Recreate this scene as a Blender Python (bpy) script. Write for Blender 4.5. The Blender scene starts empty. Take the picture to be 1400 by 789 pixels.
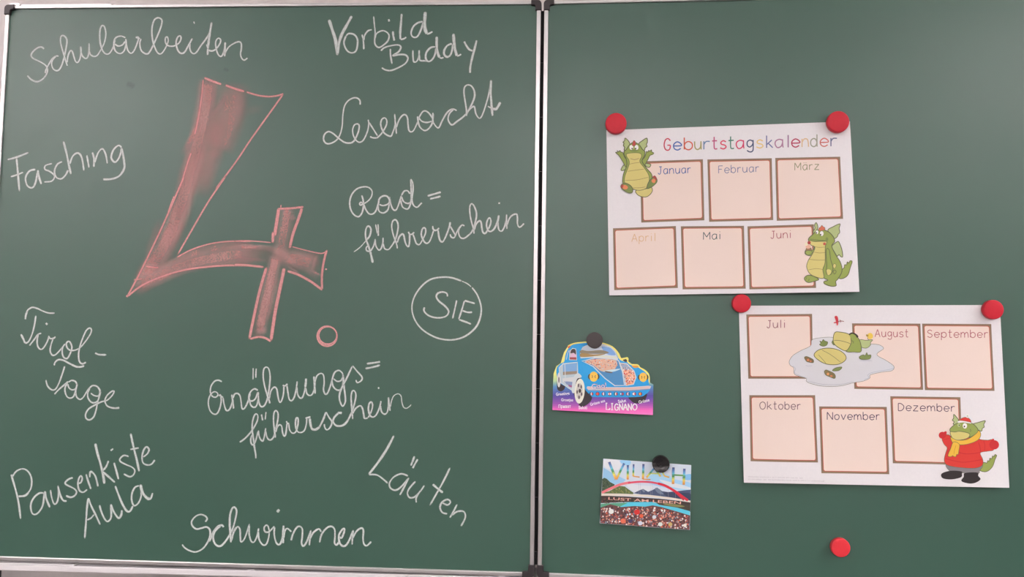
import bpy, bmesh, math, random
from mathutils import Vector, Matrix, Euler
from mathutils.geometry import tessellate_polygon

# ------------------------------------------------------------------ camera, world, lights
scene = bpy.context.scene
C = scene.collection
BASE = 0.95                                    # height of the board's lower edge
CAM_ROT = (1.63710560, -0.014474273, 0.052939809)
CAM_LOC = Vector((0.0373471921, -1.40057474, 0.402644105 + BASE))
FPX = 1073.36
cam_data = bpy.data.cameras.new('camera')
cam_data.sensor_width = 36.0
cam_data.lens = FPX / 1400.0 * 36.0
cam_data.clip_start = 0.02
cam = bpy.data.objects.new('camera', cam_data)
cam.location = CAM_LOC
cam.rotation_euler = CAM_ROT
C.objects.link(cam)
scene.camera = cam

scene.view_settings.view_transform = 'Standard'
scene.view_settings.look = 'None'
scene.view_settings.gamma = 1.0
scene.view_settings.use_curve_mapping = False
scene.view_settings.exposure = 0.45

scene.cycles.transparent_max_bounces = 48
world = bpy.data.worlds.new('world')
scene.world = world
world.use_nodes = True
world.node_tree.nodes['Background'].inputs[0].default_value = (0.9, 0.92, 1.0, 1)
world.node_tree.nodes['Background'].inputs[1].default_value = 0.3

LAMP_COL = (1.0, 0.905, 0.925)
ROOM = (-4.2, 4.2, -6.6, 0.16, 0.0, 3.0)       # x0 x1 y0 y1 z0 z1
def ceiling_lamp(x, y, sx, sy, power, up):
    """a lamp shining straight down, plus an unseen uplight added to brighten the ceiling"""
    for name, w, a, z in (('ceiling_lamp', power, 0.0, 2.70), ('added_ceiling_uplight', up, math.pi, 2.74)):  # the upward light is added, to brighten the ceiling the board reflects
        d = bpy.data.lights.new(name, 'AREA')
        d.shape = 'RECTANGLE'; d.size = sx; d.size_y = sy
        d.energy = w; d.color = LAMP_COL
        o = bpy.data.objects.new(name, d)
        o.location = (x, y, z); o.rotation_euler = (a, 0, 0)
        C.objects.link(o)
for x, y, p, u in ((-2.9, -3.6, 32, 85), (2.7, -3.6, 8, 75), (-3.0, -1.1, 22, 24), (3.0, -1.2, 32, 40), (0.1, -5.0, 30, 110)):
    ceiling_lamp(x, y, 1.4, 0.5, p, u)

# ------------------------------------------------------------------ pixel -> place on a board leaf
RM = Euler(CAM_ROT, 'XYZ').to_matrix()
H = 1.01693734
THETA = 0.0318634222
GAP = 0.0210305336
class Leaf:
    """plane of a board leaf: s along it, z up, d out towards the room"""
    def __init__(self, o, th):
        self.o = Vector(o); self.th = th
        self.u = Vector((math.cos(th), -math.sin(th), 0)); self.n = Vector((-math.sin(th), -math.cos(th), 0))
    def at(self, x, y, d=0.0):
        r = RM @ Vector(((x - 700) / FPX, -(y - 394.5) / FPX, -1))
        t = ((self.o + self.n * d - CAM_LOC) @ self.n) / (r @ self.n) if False else ((self.o + self.n * d - CAM_LOC).dot(self.n)) / r.dot(self.n)
        q = CAM_LOC + r * t - self.o
        return q.dot(self.u), q.z
    def world(self, s, d, z):
        return self.o + self.u * s + self.n * d + Vector((0, 0, z))
LEFT = Leaf((0, 0, BASE), 0.0)
RIGHT = Leaf((GAP, 0, BASE), THETA)

# ------------------------------------------------------------------ helpers
def lin(c):
    return tuple(((v / 255) / 12.92 if v / 255 <= 0.04045 else ((v / 255 + 0.055) / 1.055) ** 2.4) for v in c)
WHITE = lin((228, 216, 220))
def ink(c, k=0.82):
    l = lin(c)
    return tuple(min(0.9, l[i] / WHITE[i] * k) for i in range(3))

def mat(name, base=(.8, .8, .8), rough=.5, metal=0.0, spec=.5, build=None):
    m = bpy.data.materials.new(name); m.use_nodes = True
    nt = m.node_tree; b = nt.nodes['Principled BSDF']
    b.inputs['Base Color'].default_value = (*base, 1); b.inputs['Roughness'].default_value = rough
    b.inputs['Metallic'].default_value = metal; b.inputs['Specular IOR Level'].default_value = spec
    if build: build(nt, b)
    return m
def noise(nt, scale, detail=3, coords='Object', stretch=None):
    tc = nt.nodes.new('ShaderNodeTexCoord'); n = nt.nodes.new('ShaderNodeTexNoise')
    n.inputs['Scale'].default_value = scale; n.inputs['Detail'].default_value = detail
    if stretch:
        mp = nt.nodes.new('ShaderNodeMapping'); mp.inputs['Scale'].default_value = stretch
        nt.links.new(tc.outputs[coords], mp.inputs[0]); nt.links.new(mp.outputs[0], n.inputs['Vector'])
    else:
        nt.links.new(tc.outputs[coords], n.inputs['Vector'])
    return n
def ramp(nt, src, stops):
    r = nt.nodes.new('ShaderNodeValToRGB'); nt.links.new(src, r.inputs[0])
    e = r.color_ramp.elements
    while len(e) > 1: e.remove(e[-1])
    e[0].position = stops[0][0]; e[0].color = (*stops[0][1], 1)
    for p, c in stops[1:]:
        k = e.new(p); k.color = (*c, 1)
    return r

def b_enamel(nt, b):
    n = noise(nt, 3.5, 5)
    r = ramp(nt, n.outputs[0], [(.3, (.037, .106, .075)), (.7, (.041, .112, .080))])
    nt.links.new(r.outputs[0], b.inputs['Base Color'])
    n2 = noise(nt, 6, 4)
    r2 = ramp(nt, n2.outputs[0], [(.3, (.36,) * 3), (.7, (.41,) * 3)])
    nt.links.new(r2.outputs[0], b.inputs['Roughness'])
M_ENAMEL = mat('green_enamel', spec=.7, build=b_enamel)
def b_alu(nt, b):
    n = noise(nt, 40, 3, stretch=(1, 1, 1))
    r = ramp(nt, n.outputs[0], [(.3, (.62, .61, .61)), (.7, (.67, .66, .66))])
    nt.links.new(r.outputs[0], b.inputs['Base Color'])
M_ALU = mat('satin_aluminium', rough=.34, metal=.8, build=b_alu)
M_LEDGE = mat('white_lacquered_metal', (.74, .73, .74), .32)
def b_cap(nt, b):
    n = noise(nt, 900, 2); bp = nt.nodes.new('ShaderNodeBump'); bp.inputs['Strength'].default_value = .25; bp.inputs['Distance'].default_value = .0005
    nt.links.new(n.outputs[0], bp.inputs['Height']); nt.links.new(bp.outputs[0], b.inputs['Normal'])
M_CAP = mat('dark_plastic', (.032, .026, .028), .5, build=b_cap)
M_RUBBER = mat('black_rubber', (.006, .006, .006), .7, spec=.2)
def b_wall(nt, b):
    n = noise(nt, 60, 5); r = ramp(nt, n.outputs[0], [(.3, (.74, .70, .685)), (.7, (.79, .745, .73))])
    nt.links.new(r.outputs[0], b.inputs['Base Color'])
    bp = nt.nodes.new('ShaderNodeBump'); bp.inputs['Strength'].default_value = .2; bp.inputs['Distance'].default_value = .002
    nt.links.new(n.outputs[0], bp.inputs['Height']); nt.links.new(bp.outputs[0], b.inputs['Normal'])
M_WALL = mat('pale_wall_paint', rough=.9, spec=.2, build=b_wall)
def b_room(nt, b):
    tc = nt.nodes.new('ShaderNodeTexCoord'); sx = nt.nodes.new('ShaderNodeSeparateXYZ'); nt.links.new(tc.outputs['Object'], sx.inputs[0])
    r = ramp(nt, sx.outputs[2], [(0, (.06, .055, .05)), (.72, (.065, .06, .055)), (.74, (.66, .63, .61))])  # unseen dark lower band, added so the bottom of the board reflects less
    nt.links.new(r.outputs[0], b.inputs['Base Color'])
M_ROOM = mat('painted_wall_with_added_dark_base', rough=.8, spec=.2, build=b_room)
M_CEIL = mat('white_ceiling_paint', (.78, .78, .77), .9, spec=.2)
def b_floor(nt, b):
    n = noise(nt, 8, 6); r = ramp(nt, n.outputs[0], [(.3, (.075, .07, .065)), (.7, (.09, .085, .08))])
    nt.links.new(r.outputs[0], b.inputs['Base Color'])
M_FLOOR = mat('grey_linoleum', rough=.5, build=b_floor)
def b_paper(nt, b):
    n = noise(nt, 300, 3); r = ramp(nt, n.outputs[0], [(.3, (.81, .81, .825)), (.7, (.835, .835, .845))])
    nt.links.new(r.outputs[0], b.inputs['Base Color'])
M_PAPER = mat('white_paper', rough=.55, spec=.3, build=b_paper)
def b_ink(nt, b):
    a = nt.nodes.new('ShaderNodeAttribute'); a.attribute_name = 'ink'
    nt.links.new(a.outputs['Color'], b.inputs['Base Color'])
M_INK = mat('printed_ink', rough=.55, spec=.3, build=b_ink)
M_GLOSSINK = mat('glossy_printed_ink', rough=.35, spec=.4, build=b_ink)
def b_chalk(nt, b):
    a = nt.nodes.new('ShaderNodeAttribute'); a.attribute_name = 'ink'
    nt.links.new(a.outputs['Color'], b.inputs['Base Color'])
    n = noise(nt, 700, 3); n.inputs['Roughness'].default_value = .7
    r = ramp(nt, n.outputs[0], [(.30, (.55,) * 3), (.55, (1,) * 3)])
    mu = nt.nodes.new('ShaderNodeMath'); mu.operation = 'MULTIPLY'
    nt.links.new(a.outputs['Alpha'], mu.inputs[0]); nt.links.new(r.outputs[0], mu.inputs[1])
    nt.links.new(mu.outputs[0], b.inputs['Alpha'])
M_CHALK = mat('chalk', rough=1, spec=0, build=b_chalk)
def b_smear(nt, b):
    a = nt.nodes.new('ShaderNodeAttribute'); a.attribute_name = 'ink'
    nt.links.new(a.outputs['Color'], b.inputs['Base Color'])
    n = noise(nt, 26, 5, stretch=(1.5, 1, .5)); n2 = noise(nt, 500, 3)
    r = ramp(nt, n.outputs[0], [(.30, (.72,) * 3), (.62, (1,) * 3)])
    r2 = ramp(nt, n2.outputs[0], [(.3, (.6,) * 3), (.6, (1,) * 3)])
    mu = nt.nodes.new('ShaderNodeMath'); mu.operation = 'MULTIPLY'; mu2 = nt.nodes.new('ShaderNodeMath'); mu2.operation = 'MULTIPLY'
    nt.links.new(a.outputs['Alpha'], mu.inputs[0]); nt.links.new(r.outputs[0], mu.inputs[1])
    nt.links.new(mu.outputs[0], mu2.inputs[0]); nt.links.new(r2.outputs[0], mu2.inputs[1])
    nt.links.new(mu2.outputs[0], b.inputs['Alpha'])
M_SMEAR = mat('rubbed_chalk', rough=1, spec=0, build=b_smear)
def b_red(nt, b):
    n = noise(nt, 60, 3); r = ramp(nt, n.outputs[0], [(.3, (.56, .014, .032)), (.7, (.61, .017, .037))])
    nt.links.new(r.outputs[0], b.inputs['Base Color'])
M_RED = mat('red_plastic', rough=.42, spec=.3, build=b_red)
def b_red2(nt, b):
    n = noise(nt, 60, 3); r = ramp(nt, n.outputs[0], [(.3, (.76, .036, .052)), (.7, (.80, .042, .058))])
    nt.links.new(r.outputs[0], b.inputs['Base Color'])
M_RED2 = mat('bright_red_plastic', rough=.3, build=b_red2)
M_BLACK = mat('charcoal_plastic', (.055, .047, .047), .5)
def b_gl(nt, b):
    n = noise(nt, 120, 4); bp = nt.nodes.new('ShaderNodeBump'); bp.inputs['Strength'].default_value = .5; bp.inputs['Distance'].default_value = .004
    nt.links.new(n.outputs[0], bp.inputs['Height']); nt.links.new(bp.outputs[0], b.inputs['Normal'])
M_GLOSSBLACK = mat('glossy_black_plastic', (.012, .011, .012), .2, build=b_gl)

def empty(name, leaf, s, z, d=0.0):
    o = bpy.data.objects.new(name, None); o.empty_display_size = .03
    o.location = leaf.world(s, d, z); o.rotation_euler = (0, 0, -leaf.th)
    o['_s'] = s; o['_z'] = z; o['_d'] = d
    C.objects.link(o); return o
def tag(o, label=None, cat=None, group=None, kind=None):
    if label: o['label'] = label
    if cat: o['category'] = cat
    if group: o['group'] = group
    if kind: o['kind'] = kind
    return o
def link(name, me, m, parent=None):
    if not isinstance(m, (list, tuple)): m = [m]
    for k in m: me.materials.append(k)
    o = bpy.data.objects.new(name, me); C.objects.link(o)
    if parent: o.parent = parent
    return o
def obj(name, bm, m, parent=None, smooth=False):
    me = bpy.data.meshes.new(name); bmesh.ops.recalc_face_normals(bm, faces=bm.faces); bm.to_mesh(me); bm.free()
    if smooth:
        for p in me.polygons: p.use_smooth = True
    return link(name, me, m, parent)
def org(parent):
    """leaf-space offset of the thing a part hangs under"""
    while parent.parent: parent = parent.parent
    return parent['_s'], parent['_d'], parent['_z']
def box(bm, x0, x1, y0, y1, z0, z1, bev=0.0):
    r = bmesh.ops.create_cube(bm, size=1)
    for v in r['verts']:
        v.co = Vector(((x0 + x1) / 2 + v.co.x * (x1 - x0), (y0 + y1) / 2 + v.co.y * (y1 - y0), (z0 + z1) / 2 + v.co.z * (z1 - z0)))
    if bev:
        es = list({e for v in r['verts'] for e in v.link_edges})
        bmesh.ops.bevel(bm, geom=es, offset=bev, segments=2, affect='EDGES', profile=.5)
def lbox(bm, off, s0, s1, d0, d1, z0, z1, bev=0.0):
    box(bm, s0 - off[0], s1 - off[0], -(d1 - off[1]), -(d0 - off[1]), z0 - off[2], z1 - off[2], bev)
def extrude_poly(bm, pts, y0, y1, bev=0.0):
    """outline in x-z, given thickness along y"""
    vs = [bm.verts.new((p[0], y1, p[1])) for p in pts]
    f = bm.faces.new(vs)
    r = bmesh.ops.extrude_face_region(bm, geom=[f])
    nv = [g for g in r['geom'] if isinstance(g, bmesh.types.BMVert)]
    for v in nv: v.co.y = y0
    if bev:
        es = [e for e in bm.edges if e.verts[0] in nv and e.verts[1] in nv]
        bmesh.ops.bevel(bm, geom=es, offset=bev, segments=2, affect='EDGES', profile=.5)
def lathe(bm, prof, n=48, c=(0, 0, 0)):
    """prof: (radius, height out of the board); axis along -y"""
    rings = []
    for r, h in prof:
        if r < 1e-6: rings.append([bm.verts.new((c[0], c[1] - h, c[2]))])
        else: rings.append([bm.verts.new((c[0] + r * math.cos(2 * math.pi * i / n), c[1] - h, c[2] + r * math.sin(2 * math.pi * i / n))) for i in range(n)])
    for a, b in zip(rings, rings[1:]):
        for i in range(n):
            j = (i + 1) % n
            if len(a) == 1: bm.faces.new((a[0], b[i], b[j]))
            elif len(b) == 1: bm.faces.new((a[i], a[j], b[0]))
            else: bm.faces.new((a[i], a[j], b[j], b[i]))

def parse(s): return [tuple(float(k) for k in p.split(',')) for p in s.split()]
def zm(ox, oy, sc): return lambda pts: [(ox + x / sc, oy + y / sc) for x, y in (parse(pts) if isinstance(pts, str) else pts)]
def smooth(pts, n=6, closed=False):
    if len(pts) < 3: return [(pts[0][0] + (pts[1][0] - pts[0][0]) * i / 6, pts[0][1] + (pts[1][1] - pts[0][1]) * i / 6) for i in range(7)]
    out = []; N = len(pts); seg = N if closed else N - 1
    for i in range(seg):
        p1 = pts[i]; p2 = pts[(i + 1) % N]
        p0 = pts[i - 1] if (closed or i > 0) else p1
        p3 = pts[(i + 2) % N] if (closed or i + 2 < N) else p2
        for k in range(n):
            t = k / n
            out.append(tuple(.5 * (2 * p1[a] + (p2[a] - p0[a]) * t + (2 * p0[a] - 5 * p1[a] + 4 * p2[a] - p3[a]) * t * t + (3 * p1[a] - p0[a] - 3 * p2[a] + p3[a]) * t ** 3) for a in (0, 1)))
    if not closed: out.append(pts[-1])
    return out

def clip_convex(poly, win):
    area = sum(win[i - 1][0] * win[i][1] - win[i][0] * win[i - 1][1] for i in range(len(win)))
    for i in range(len(win)):
        a, b = win[i - 1], win[i]
        f = lambda p: ((b[0] - a[0]) * (p[1] - a[1]) - (b[1] - a[1]) * (p[0] - a[0])) * (1 if area > 0 else -1)
        out = []
        for k, p in enumerate(poly):
            q = poly[k - 1]; fp, fq = f(p), f(q)
            if (fp >= 0) != (fq >= 0):
                t = fq / (fq - fp); out.append((q[0] + (p[0] - q[0]) * t, q[1] + (p[1] - q[1]) * t))
            if fp >= 0: out.append(p)
        poly = out
        if len(poly) < 3: return []
    return poly

class Print:
    """flat marks (ink or chalk) lying on a leaf or on a sheet held against it"""
    def __init__(self, leaf, sheet=lambda s, z: 0.0, curved=False, base=.0003):
        self.leaf = leaf; self.sheet = sheet; self.curved = curved; self.base = base
        self.v = []; self.c = []; self.f = []; self.window = None
    def vert(self, x, y, col, layer):
        d = self.base
        for _ in range(3):
            s, z = self.leaf.at(x, y, d + layer); d = self.base + self.sheet(s, z)
        self.v.append((s, z, layer)); self.c.append(col if len(col) == 4 else (*col, 1.0)); return len(self.v) - 1
    def poly(self, pts, col, layer, sm=False):
        if sm: pts = smooth(pts, 5, True)
        if self.window: pts = clip_convex(pts, self.window)
        if len(pts) < 3: return
        t = tessellate_polygon([[Vector((x, y, 0)) for x, y in pts]])
        b = [self.vert(x, y, col, layer * 4e-5) for x, y in pts]
        for tri in t:
            if len(set(tri)) == 3: self.f.append([b[i] for i in tri])
    def ell(self, x, y, rx, ry, col, layer, rot=0, n=16):
        cr, sr = math.cos(rot), math.sin(rot)
        self.poly([(x + rx * math.cos(a) * cr - ry * math.sin(a) * sr, y + rx * math.cos(a) * sr + ry * math.sin(a) * cr) for a in [2 * math.pi * i / n for i in range(n)]], col, layer)
    def line(self, pts, w, col, layer, sm=True, closed=False, soft=None, alpha=1.0, n=6, taper=True, fade_n=1):
        """a stroke; soft = share of the half width that stays solid"""
        if sm: pts = smooth(pts, n, closed)
        if closed: pts = pts + [pts[0]]
        N = len(pts); prof = [(-1, alpha), (1, alpha)] if soft is None else [(-1, 0.0), (-soft, alpha), (soft, alpha), (1, 0.0)]
        prev = None
        for i, (x, y) in enumerate(pts):
            a = pts[max(0, i - 1)]; b = pts[min(N - 1, i + 1)]
            if closed and i in (0, N - 1): a, b = pts[-2], pts[1]
            dx, dy = b[0] - a[0], b[1] - a[1]; l = math.hypot(dx, dy) or 1
            nx, ny = -dy / l, dx / l
            ww = (w(i / (N - 1)) if callable(w) else w) / 2
            if taper and not closed:
                e = min(i, N - 1 - i)
                ww *= (.55, .9)[e] if e < 2 else 1
            lay = layer * 4e-5 + i * 1.2e-7
            fade = 1.0
            if soft is not None and not closed:
                e = min(i, N - 1 - i)
                if e < fade_n: fade = .3 if fade_n == 1 else e / fade_n
            row = [self.vert(x + nx * ww * k, y + ny * ww * k, (*col[:3], al * fade), lay) for k, al in prof]
            if prev:
                for j in range(len(row) - 1): self.f.append([prev[j], prev[j + 1], row[j + 1], row[j]])
            prev = row
    def build(self, name, m, parent, step=.006):
        off = org(parent)
        bm = bmesh.new(); lay = bm.verts.layers.float.new('lay'); cl = bm.verts.layers.float_color.new('ink')
        vs = []
        for (s, z, l), c in zip(self.v, self.c):
            q = bm.verts.new((s, 0, z)); q[lay] = l; q[cl] = c; vs.append(q)
        for f in self.f:
            try: bm.faces.new([vs[i] for i in f])
            except ValueError: pass
        if self.curved:
            for ax in (0, 2):
                lo = min(v.co[ax] for v in bm.verts); hi = max(v.co[ax] for v in bm.verts)
                k = math.floor(lo / step) + 1
                while k * step < hi:
                    co = Vector((0, 0, 0)); co[ax] = k * step; no = Vector((0, 0, 0)); no[ax] = 1
                    bmesh.ops.bisect_plane(bm, geom=bm.verts[:] + bm.edges[:] + bm.faces[:], plane_co=co, plane_no=no, dist=1e-7)
                    k += 1
        for v in bm.verts:
            s, z = v.co.x, v.co.z
            v.co = Vector((s - off[0], -(self.base + self.sheet(s, z) + v[lay] - off[1]), z - off[2]))
        for f in bm.faces:
            f.normal_update()
            if f.normal.y > 0: f.normal_flip()
        me = bpy.data.meshes.new(name); bm.to_mesh(me); bm.free()
        return link(name, me, m, parent)

# ------------------------------------------------------------------ the room
def slab(name, x0, x1, y0, y1, z0, z1, m):
    bm = bmesh.new(); box(bm, x0, x1, y0, y1, z0, z1); return tag(obj(name, bm, m), kind='structure')
X0, X1, Y0, Y1, Z0, Z1 = ROOM
T = .1
slab('wall_back', X0 - T, X1 + T, Y1, Y1 + T, Z0, Z1, M_WALL)
slab('wall_front', X0 - T, X1 + T, Y0 - T, Y0, Z0, Z1, M_ROOM)
slab('wall_left', X0 - T, X0, Y0, Y1, Z0, Z1, M_ROOM)
slab('wall_right', X1, X1 + T, Y0, Y1, Z0, Z1, M_ROOM)
slab('floor', X0 - T, X1 + T, Y0 - T, Y1 + T, Z0 - T, Z0, M_FLOOR)
slab('ceiling', X0 - T, X1 + T, Y0 - T, Y1 + T, Z1, Z1 + T, M_CEIL)

# ------------------------------------------------------------------ the two board leaves
RW, TOPW, BOTW = .0073, .0062, .0072
def board(leaf, s0, s1, label):
    root = tag(empty('chalkboard', leaf, (s0 + s1) / 2, 0), label, 'board', 'hinged board leaves')
    off = org(root)
    def part(name, args, m, bev=0.0):
        bm = bmesh.new(); lbox(bm, off, *args, bev); return obj(name, bm, m, root)
    part('writing_surface', (s0 - .002, s1 + .002, -.016, 0, -.002, H + .002), M_ENAMEL)
    part('frame_rail', (s0 - RW, s1 + RW, -.019, .0035, H, H + TOPW), M_ALU, .0011)
    part('frame_rail', (s0 - RW, s1 + RW, -.019, .0035, -BOTW, 0), M_ALU, .0011)
    part('frame_rail', (s0 - RW, s0, -.019, .0034, 0, H), M_ALU, .0011)
    part('frame_rail', (s1, s1 + RW, -.019, .0034, 0, H), M_ALU, .0011)
    for cx, sx in ((s0, 1), (s1, -1)):
        for cz, sz in ((H, -1), (0, 1)):
            t = TOPW if cz else BOTW
            ox, oz = cx - sx * (RW + .0012), cz - sz * (t + .0012)       # outer corner
            arm, w, r = (.019 if cz else .0215), RW + .0042, .0075
            pts = [(arm, 0), (arm, t + .0030), (w + .0015, t + .0036), (w, t + .005), (w - .0005, arm), (0, arm)]
            pts += [(r - r * math.cos(a), r - r * math.sin(a)) for a in [math.pi / 2 * i / 6 for i in range(7)]]
            pts = [(ox + sx * a - off[0], oz + sz * b - off[2]) for a, b in pts]
            bm = bmesh.new(); extrude_poly(bm, pts, -.0062, .0198, .0012); obj('corner_cap', bm, M_CAP, root)
    for k in (.12, .88):
        s = s0 + (s1 - s0) * k
        part('wall_bracket', (s - .03, s + .03, -.16 - (.0 if leaf is LEFT else -math.sin(THETA) * s) + (0 if leaf is LEFT else -2 * math.sin(THETA) * s), -.016, .45, .55), M_ALU)
    return root
LB = board(LEFT, -1.0, 0.0, 'left green chalkboard covered with white chalk words and a big red 4')
RB = board(RIGHT, 0.0, 2.0, 'right green chalkboard holding the papers and round magnets')

# strip between the leaves
hinge = tag(empty('hinge_strip', LEFT, GAP / 2, 0), 'narrow black jointed hinge strip between the two green boards', 'hinge')
off = org(hinge)
ys = [14.2] + [85.3 + 74.4 * k for k in range(10)] + [773]
zs = [LEFT.at(740, y)[1] for y in ys]
for a, b in zip(zs, zs[1:]):
    bm = bmesh.new(); lbox(bm, off, RW + .0002, GAP - RW - .0002, -.012, -.001, b + .0003, a - .0003, .0008)
    obj('hinge_segment', bm, M_RUBBER, hinge)
bm = bmesh.new(); lbox(bm, off, RW + .001, GAP - RW - .001, -.0125, -.0025, zs[-1], zs[0]); obj('hinge_pin', bm, mat('hinge_steel', (.30, .30, .30), .5, .5), hinge)

# rail seen above the top left corner, and the long ledge under the left leaf
def lp(x, y, d=0.0): return LEFT.at(x, y, d)
D = -.022
xa, za = lp(12.2, 3.6, D); xb, zb = lp(152, 5.2, D); _, zlow = lp(80, 12, D)
br = tag(empty('back_rail', LEFT, (xa + xb) / 2, H, D), 'short white metal rail peeking out above the left board near its top left corner', 'rail')
bm = bmesh.new(); lbox(bm, org(br), xa, lp(27, 5, D)[0], -.05, D, zlow, za, .0008); obj('raised_end', bm, M_ALU, br)
bm = bmesh.new(); lbox(bm, org(br), xa + .01, xb, -.05, D - .002, zlow, za - .0022, .0008); obj('rail_bar', bm, M_ALU, br)
bm = bmesh.new(); lbox(bm, org(br), (xa + xb) / 2 - .02, (xa + xb) / 2 + .02, -.16, -.045, zlow, za - .006); obj('rail_bracket', bm, M_ALU, br)

D = -.002
s_in, zt = lp(0, 770.6, D); _, zb = lp(0, 778.6, D)
SAG = .0053                                                        # the ledge hangs a touch lower at its left end
lg = tag(empty('chalk_ledge', LEFT, -.5, zb, D), 'long white metal ledge running just under the left green board', 'ledge')
ofl = org(lg)
def ledge_part(name, s0, s1, d0, d1, z0, z1, bev):
    bm = bmesh.new(); lbox(bm, ofl, s0, s1, d0, d1, z0, z1, bev)
    for v in bm.verts: v.co.z += SAG * (v.co.x + ofl[0] - s_in)
    return obj(name, bm, M_LEDGE, lg)
ledge_part('ledge_rail', -1.12, .012, -.06, D + .006, zb, zt, .0012)
ledge_part('rubber_lip', -1.10, lp(104, 771, D)[0], -.012, D + .0055, zt + .0003, zt + .0028, .0008)
for x in (344, 686):
    s, _ = lp(x, 778, D)
    ledge_part('spacer', s - .006, s + .006, -.012, D + .004, zt + .0001, zt + .0016, .0003)
ledge_part('ledge_bracket', -.62, -.56, -.16, -.0605, zb, zt, .001)
po = empty('post', LEFT, -1.10, -BASE, -.03)
tag(po, 'dark post below the ledge at the bottom left corner', 'post')
bm = bmesh.new(); lbox(bm, org(po), -1.16, lp(2.6, 784, -.075)[0], -.075, -.045, -BASE, zb - .0012, .002); obj('post_shaft', bm, M_CAP, po)
bm = bmesh.new(); lbox(bm, org(po), -1.19, lp(2.6, 784, -.075)[0] + .03, -.095, -.02, -BASE, -BASE + .012, .003); obj('post_foot', bm, M_CAP, po)

# ------------------------------------------------------------------ chalk
CH = (.76, .83, .80)
Z1_ = 8.75
def word(label, groups):
    p = Print(LEFT)
    lay = 0
    for (ox, oy, sc, strokes) in groups:
        f = zm(ox, oy, sc)
        for st in strokes:
            lay += 1
            w, pts = st if isinstance(st, tuple) else (20 * sc / 8.75, st)
            ph = lay * 1.7 + ox; wd = w / sc * 1.24
            p.line(f(pts), (lambda t, wd=wd, ph=ph: wd * (1 + .10 * math.sin(9 * t + ph) + .06 * math.sin(23 * t + 2 * ph))), CH, lay * .25, soft=.5, alpha=.90)
    o = p.build('chalk_word', M_CHALK, LB); o['label'] = label
word('white chalk word "Schularbeiten"', [(30, 30, Z1_, [
    '265,325 240,303 205,303 160,328 118,375 112,410 140,440 200,468 270,508 300,545 305,590 285,640 240,690 180,715 120,695 85,665 65,640',
    '277,615 290,565 325,500 365,440 410,408 440,410',
    '410,408 370,450 355,500 370,555 405,582 440,575 475,520 505,420 530,300 538,220 515,175 485,162 465,180 462,240 480,320 510,420 535,500 543,525',
    '540,490 550,410 575,350 600,350 620,410 640,470 665,485 690,450 705,380 703,290',
    '705,360 725,410 765,438 790,410 803,340 803,250',
    '803,340 820,390 860,412 900,400 940,340 985,250 1003,150 990,65 962,42 938,80 930,150 935,240 955,320 985,370 1025,385 1060,360 1095,290 1115,210',
    '1240,190 1190,170 1135,180 1105,220 1100,290 1120,350 1170,378 1215,355 1240,290 1243,200',
    '1110,262 1150,288 1200,275 1238,230',
    '1243,200 1250,280 1270,345 1305,375 1340,345 1375,265 1395,190 1365,185 1415,200']),
    (190, 10, Z1_, [
    '25,375 10,430 20,500 50,540 95,558 130,530 190,410 250,270 275,180 265,140 225,125 185,150 160,220 155,310 165,400 190,480 220,540 255,558 290,530 330,460 350,400 340,355 318,365 315,410 335,450 375,465 425,460 480,425 503,375 495,342 465,355 445,410 450,470 475,530 515,552 550,530 590,460 640,370',
    '610,430 608,490 625,535 655,555 690,535 740,460 800,380 840,310 870,180',
    (28, '870,175 845,330 830,440 820,575'), '808,440 830,500',
    '825,510 870,522 920,500 970,430 975,385 950,370 922,400 918,460 940,550 975,588 1005,560 1025,490 1032,420',
    (26, '1032,415 1028,500 1025,590'), '1028,550 1070,480 1130,435 1190,412 1222,430 1225,490 1215,560 1230,610 1260,632 1300,605',
    (16, '655,170 660,183 664,198')])])
word('white chalk word "Vorbild"', [(440, 10, Z1_, [
    (40, '85,145 125,270 165,400 188,575'), (36, '360,100 300,210 240,320 205,430 188,560'),
    (22, '285,350 320,315 385,325 425,380 425,460 405,525 360,545 310,525 275,470 265,410 290,340'),
    '480,325 492,370 500,440 502,505', '500,400 515,330 555,280 600,268',
    '620,105 628,200 638,300 634,430 680,480 740,450 790,400 805,340 780,300 735,280 690,290 650,320 638,370',
    (26, '850,285 855,340 868,400'), (24, '800,142 803,155 807,170'),
    (28, '955,75 948,180 938,300 940,385'), (22, '940,385 985,375 1010,355'),
    (22, '1210,170 1150,185 1095,230 1068,300 1080,345 1115,360 1150,340 1185,270 1215,175'),
    (42, '1238,50 1230,180 1235,260 1258,320'), (22, '1258,322 1290,310 1325,290')])])
word('white chalk word "Buddy"', [(440, 10, Z1_, [
    (22, '820,495 822,570 840,680'),
    (22, '705,522 745,485 820,460 910,450 945,475 920,530 850,578 930,565 1000,570 1030,610 1000,670 920,720 830,755 765,750 715,722'),
    '1090,510 1090,580 1100,650 1135,645 1160,590 1165,510', '1165,560 1175,625 1205,645']),
    (510, 20, Z1_, ['552,470 560,545 620,552 660,560',
    (24, '745,385 690,395 640,450 630,520 660,560 705,540 740,480 755,400'), (32, '762,260 762,380 775,460 795,515'), '795,515 820,520 845,512',
    (26, '945,345 890,370 855,420 850,470 880,505 920,490 945,430 955,350'), (36, '962,225 970,340 985,430 1005,495'), '1005,495 1030,488 1055,472',
    (26, '1090,320 1110,360 1150,415 1195,435'), (28, '1240,305 1220,390 1185,520 1165,620 1160,700')])])
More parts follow.
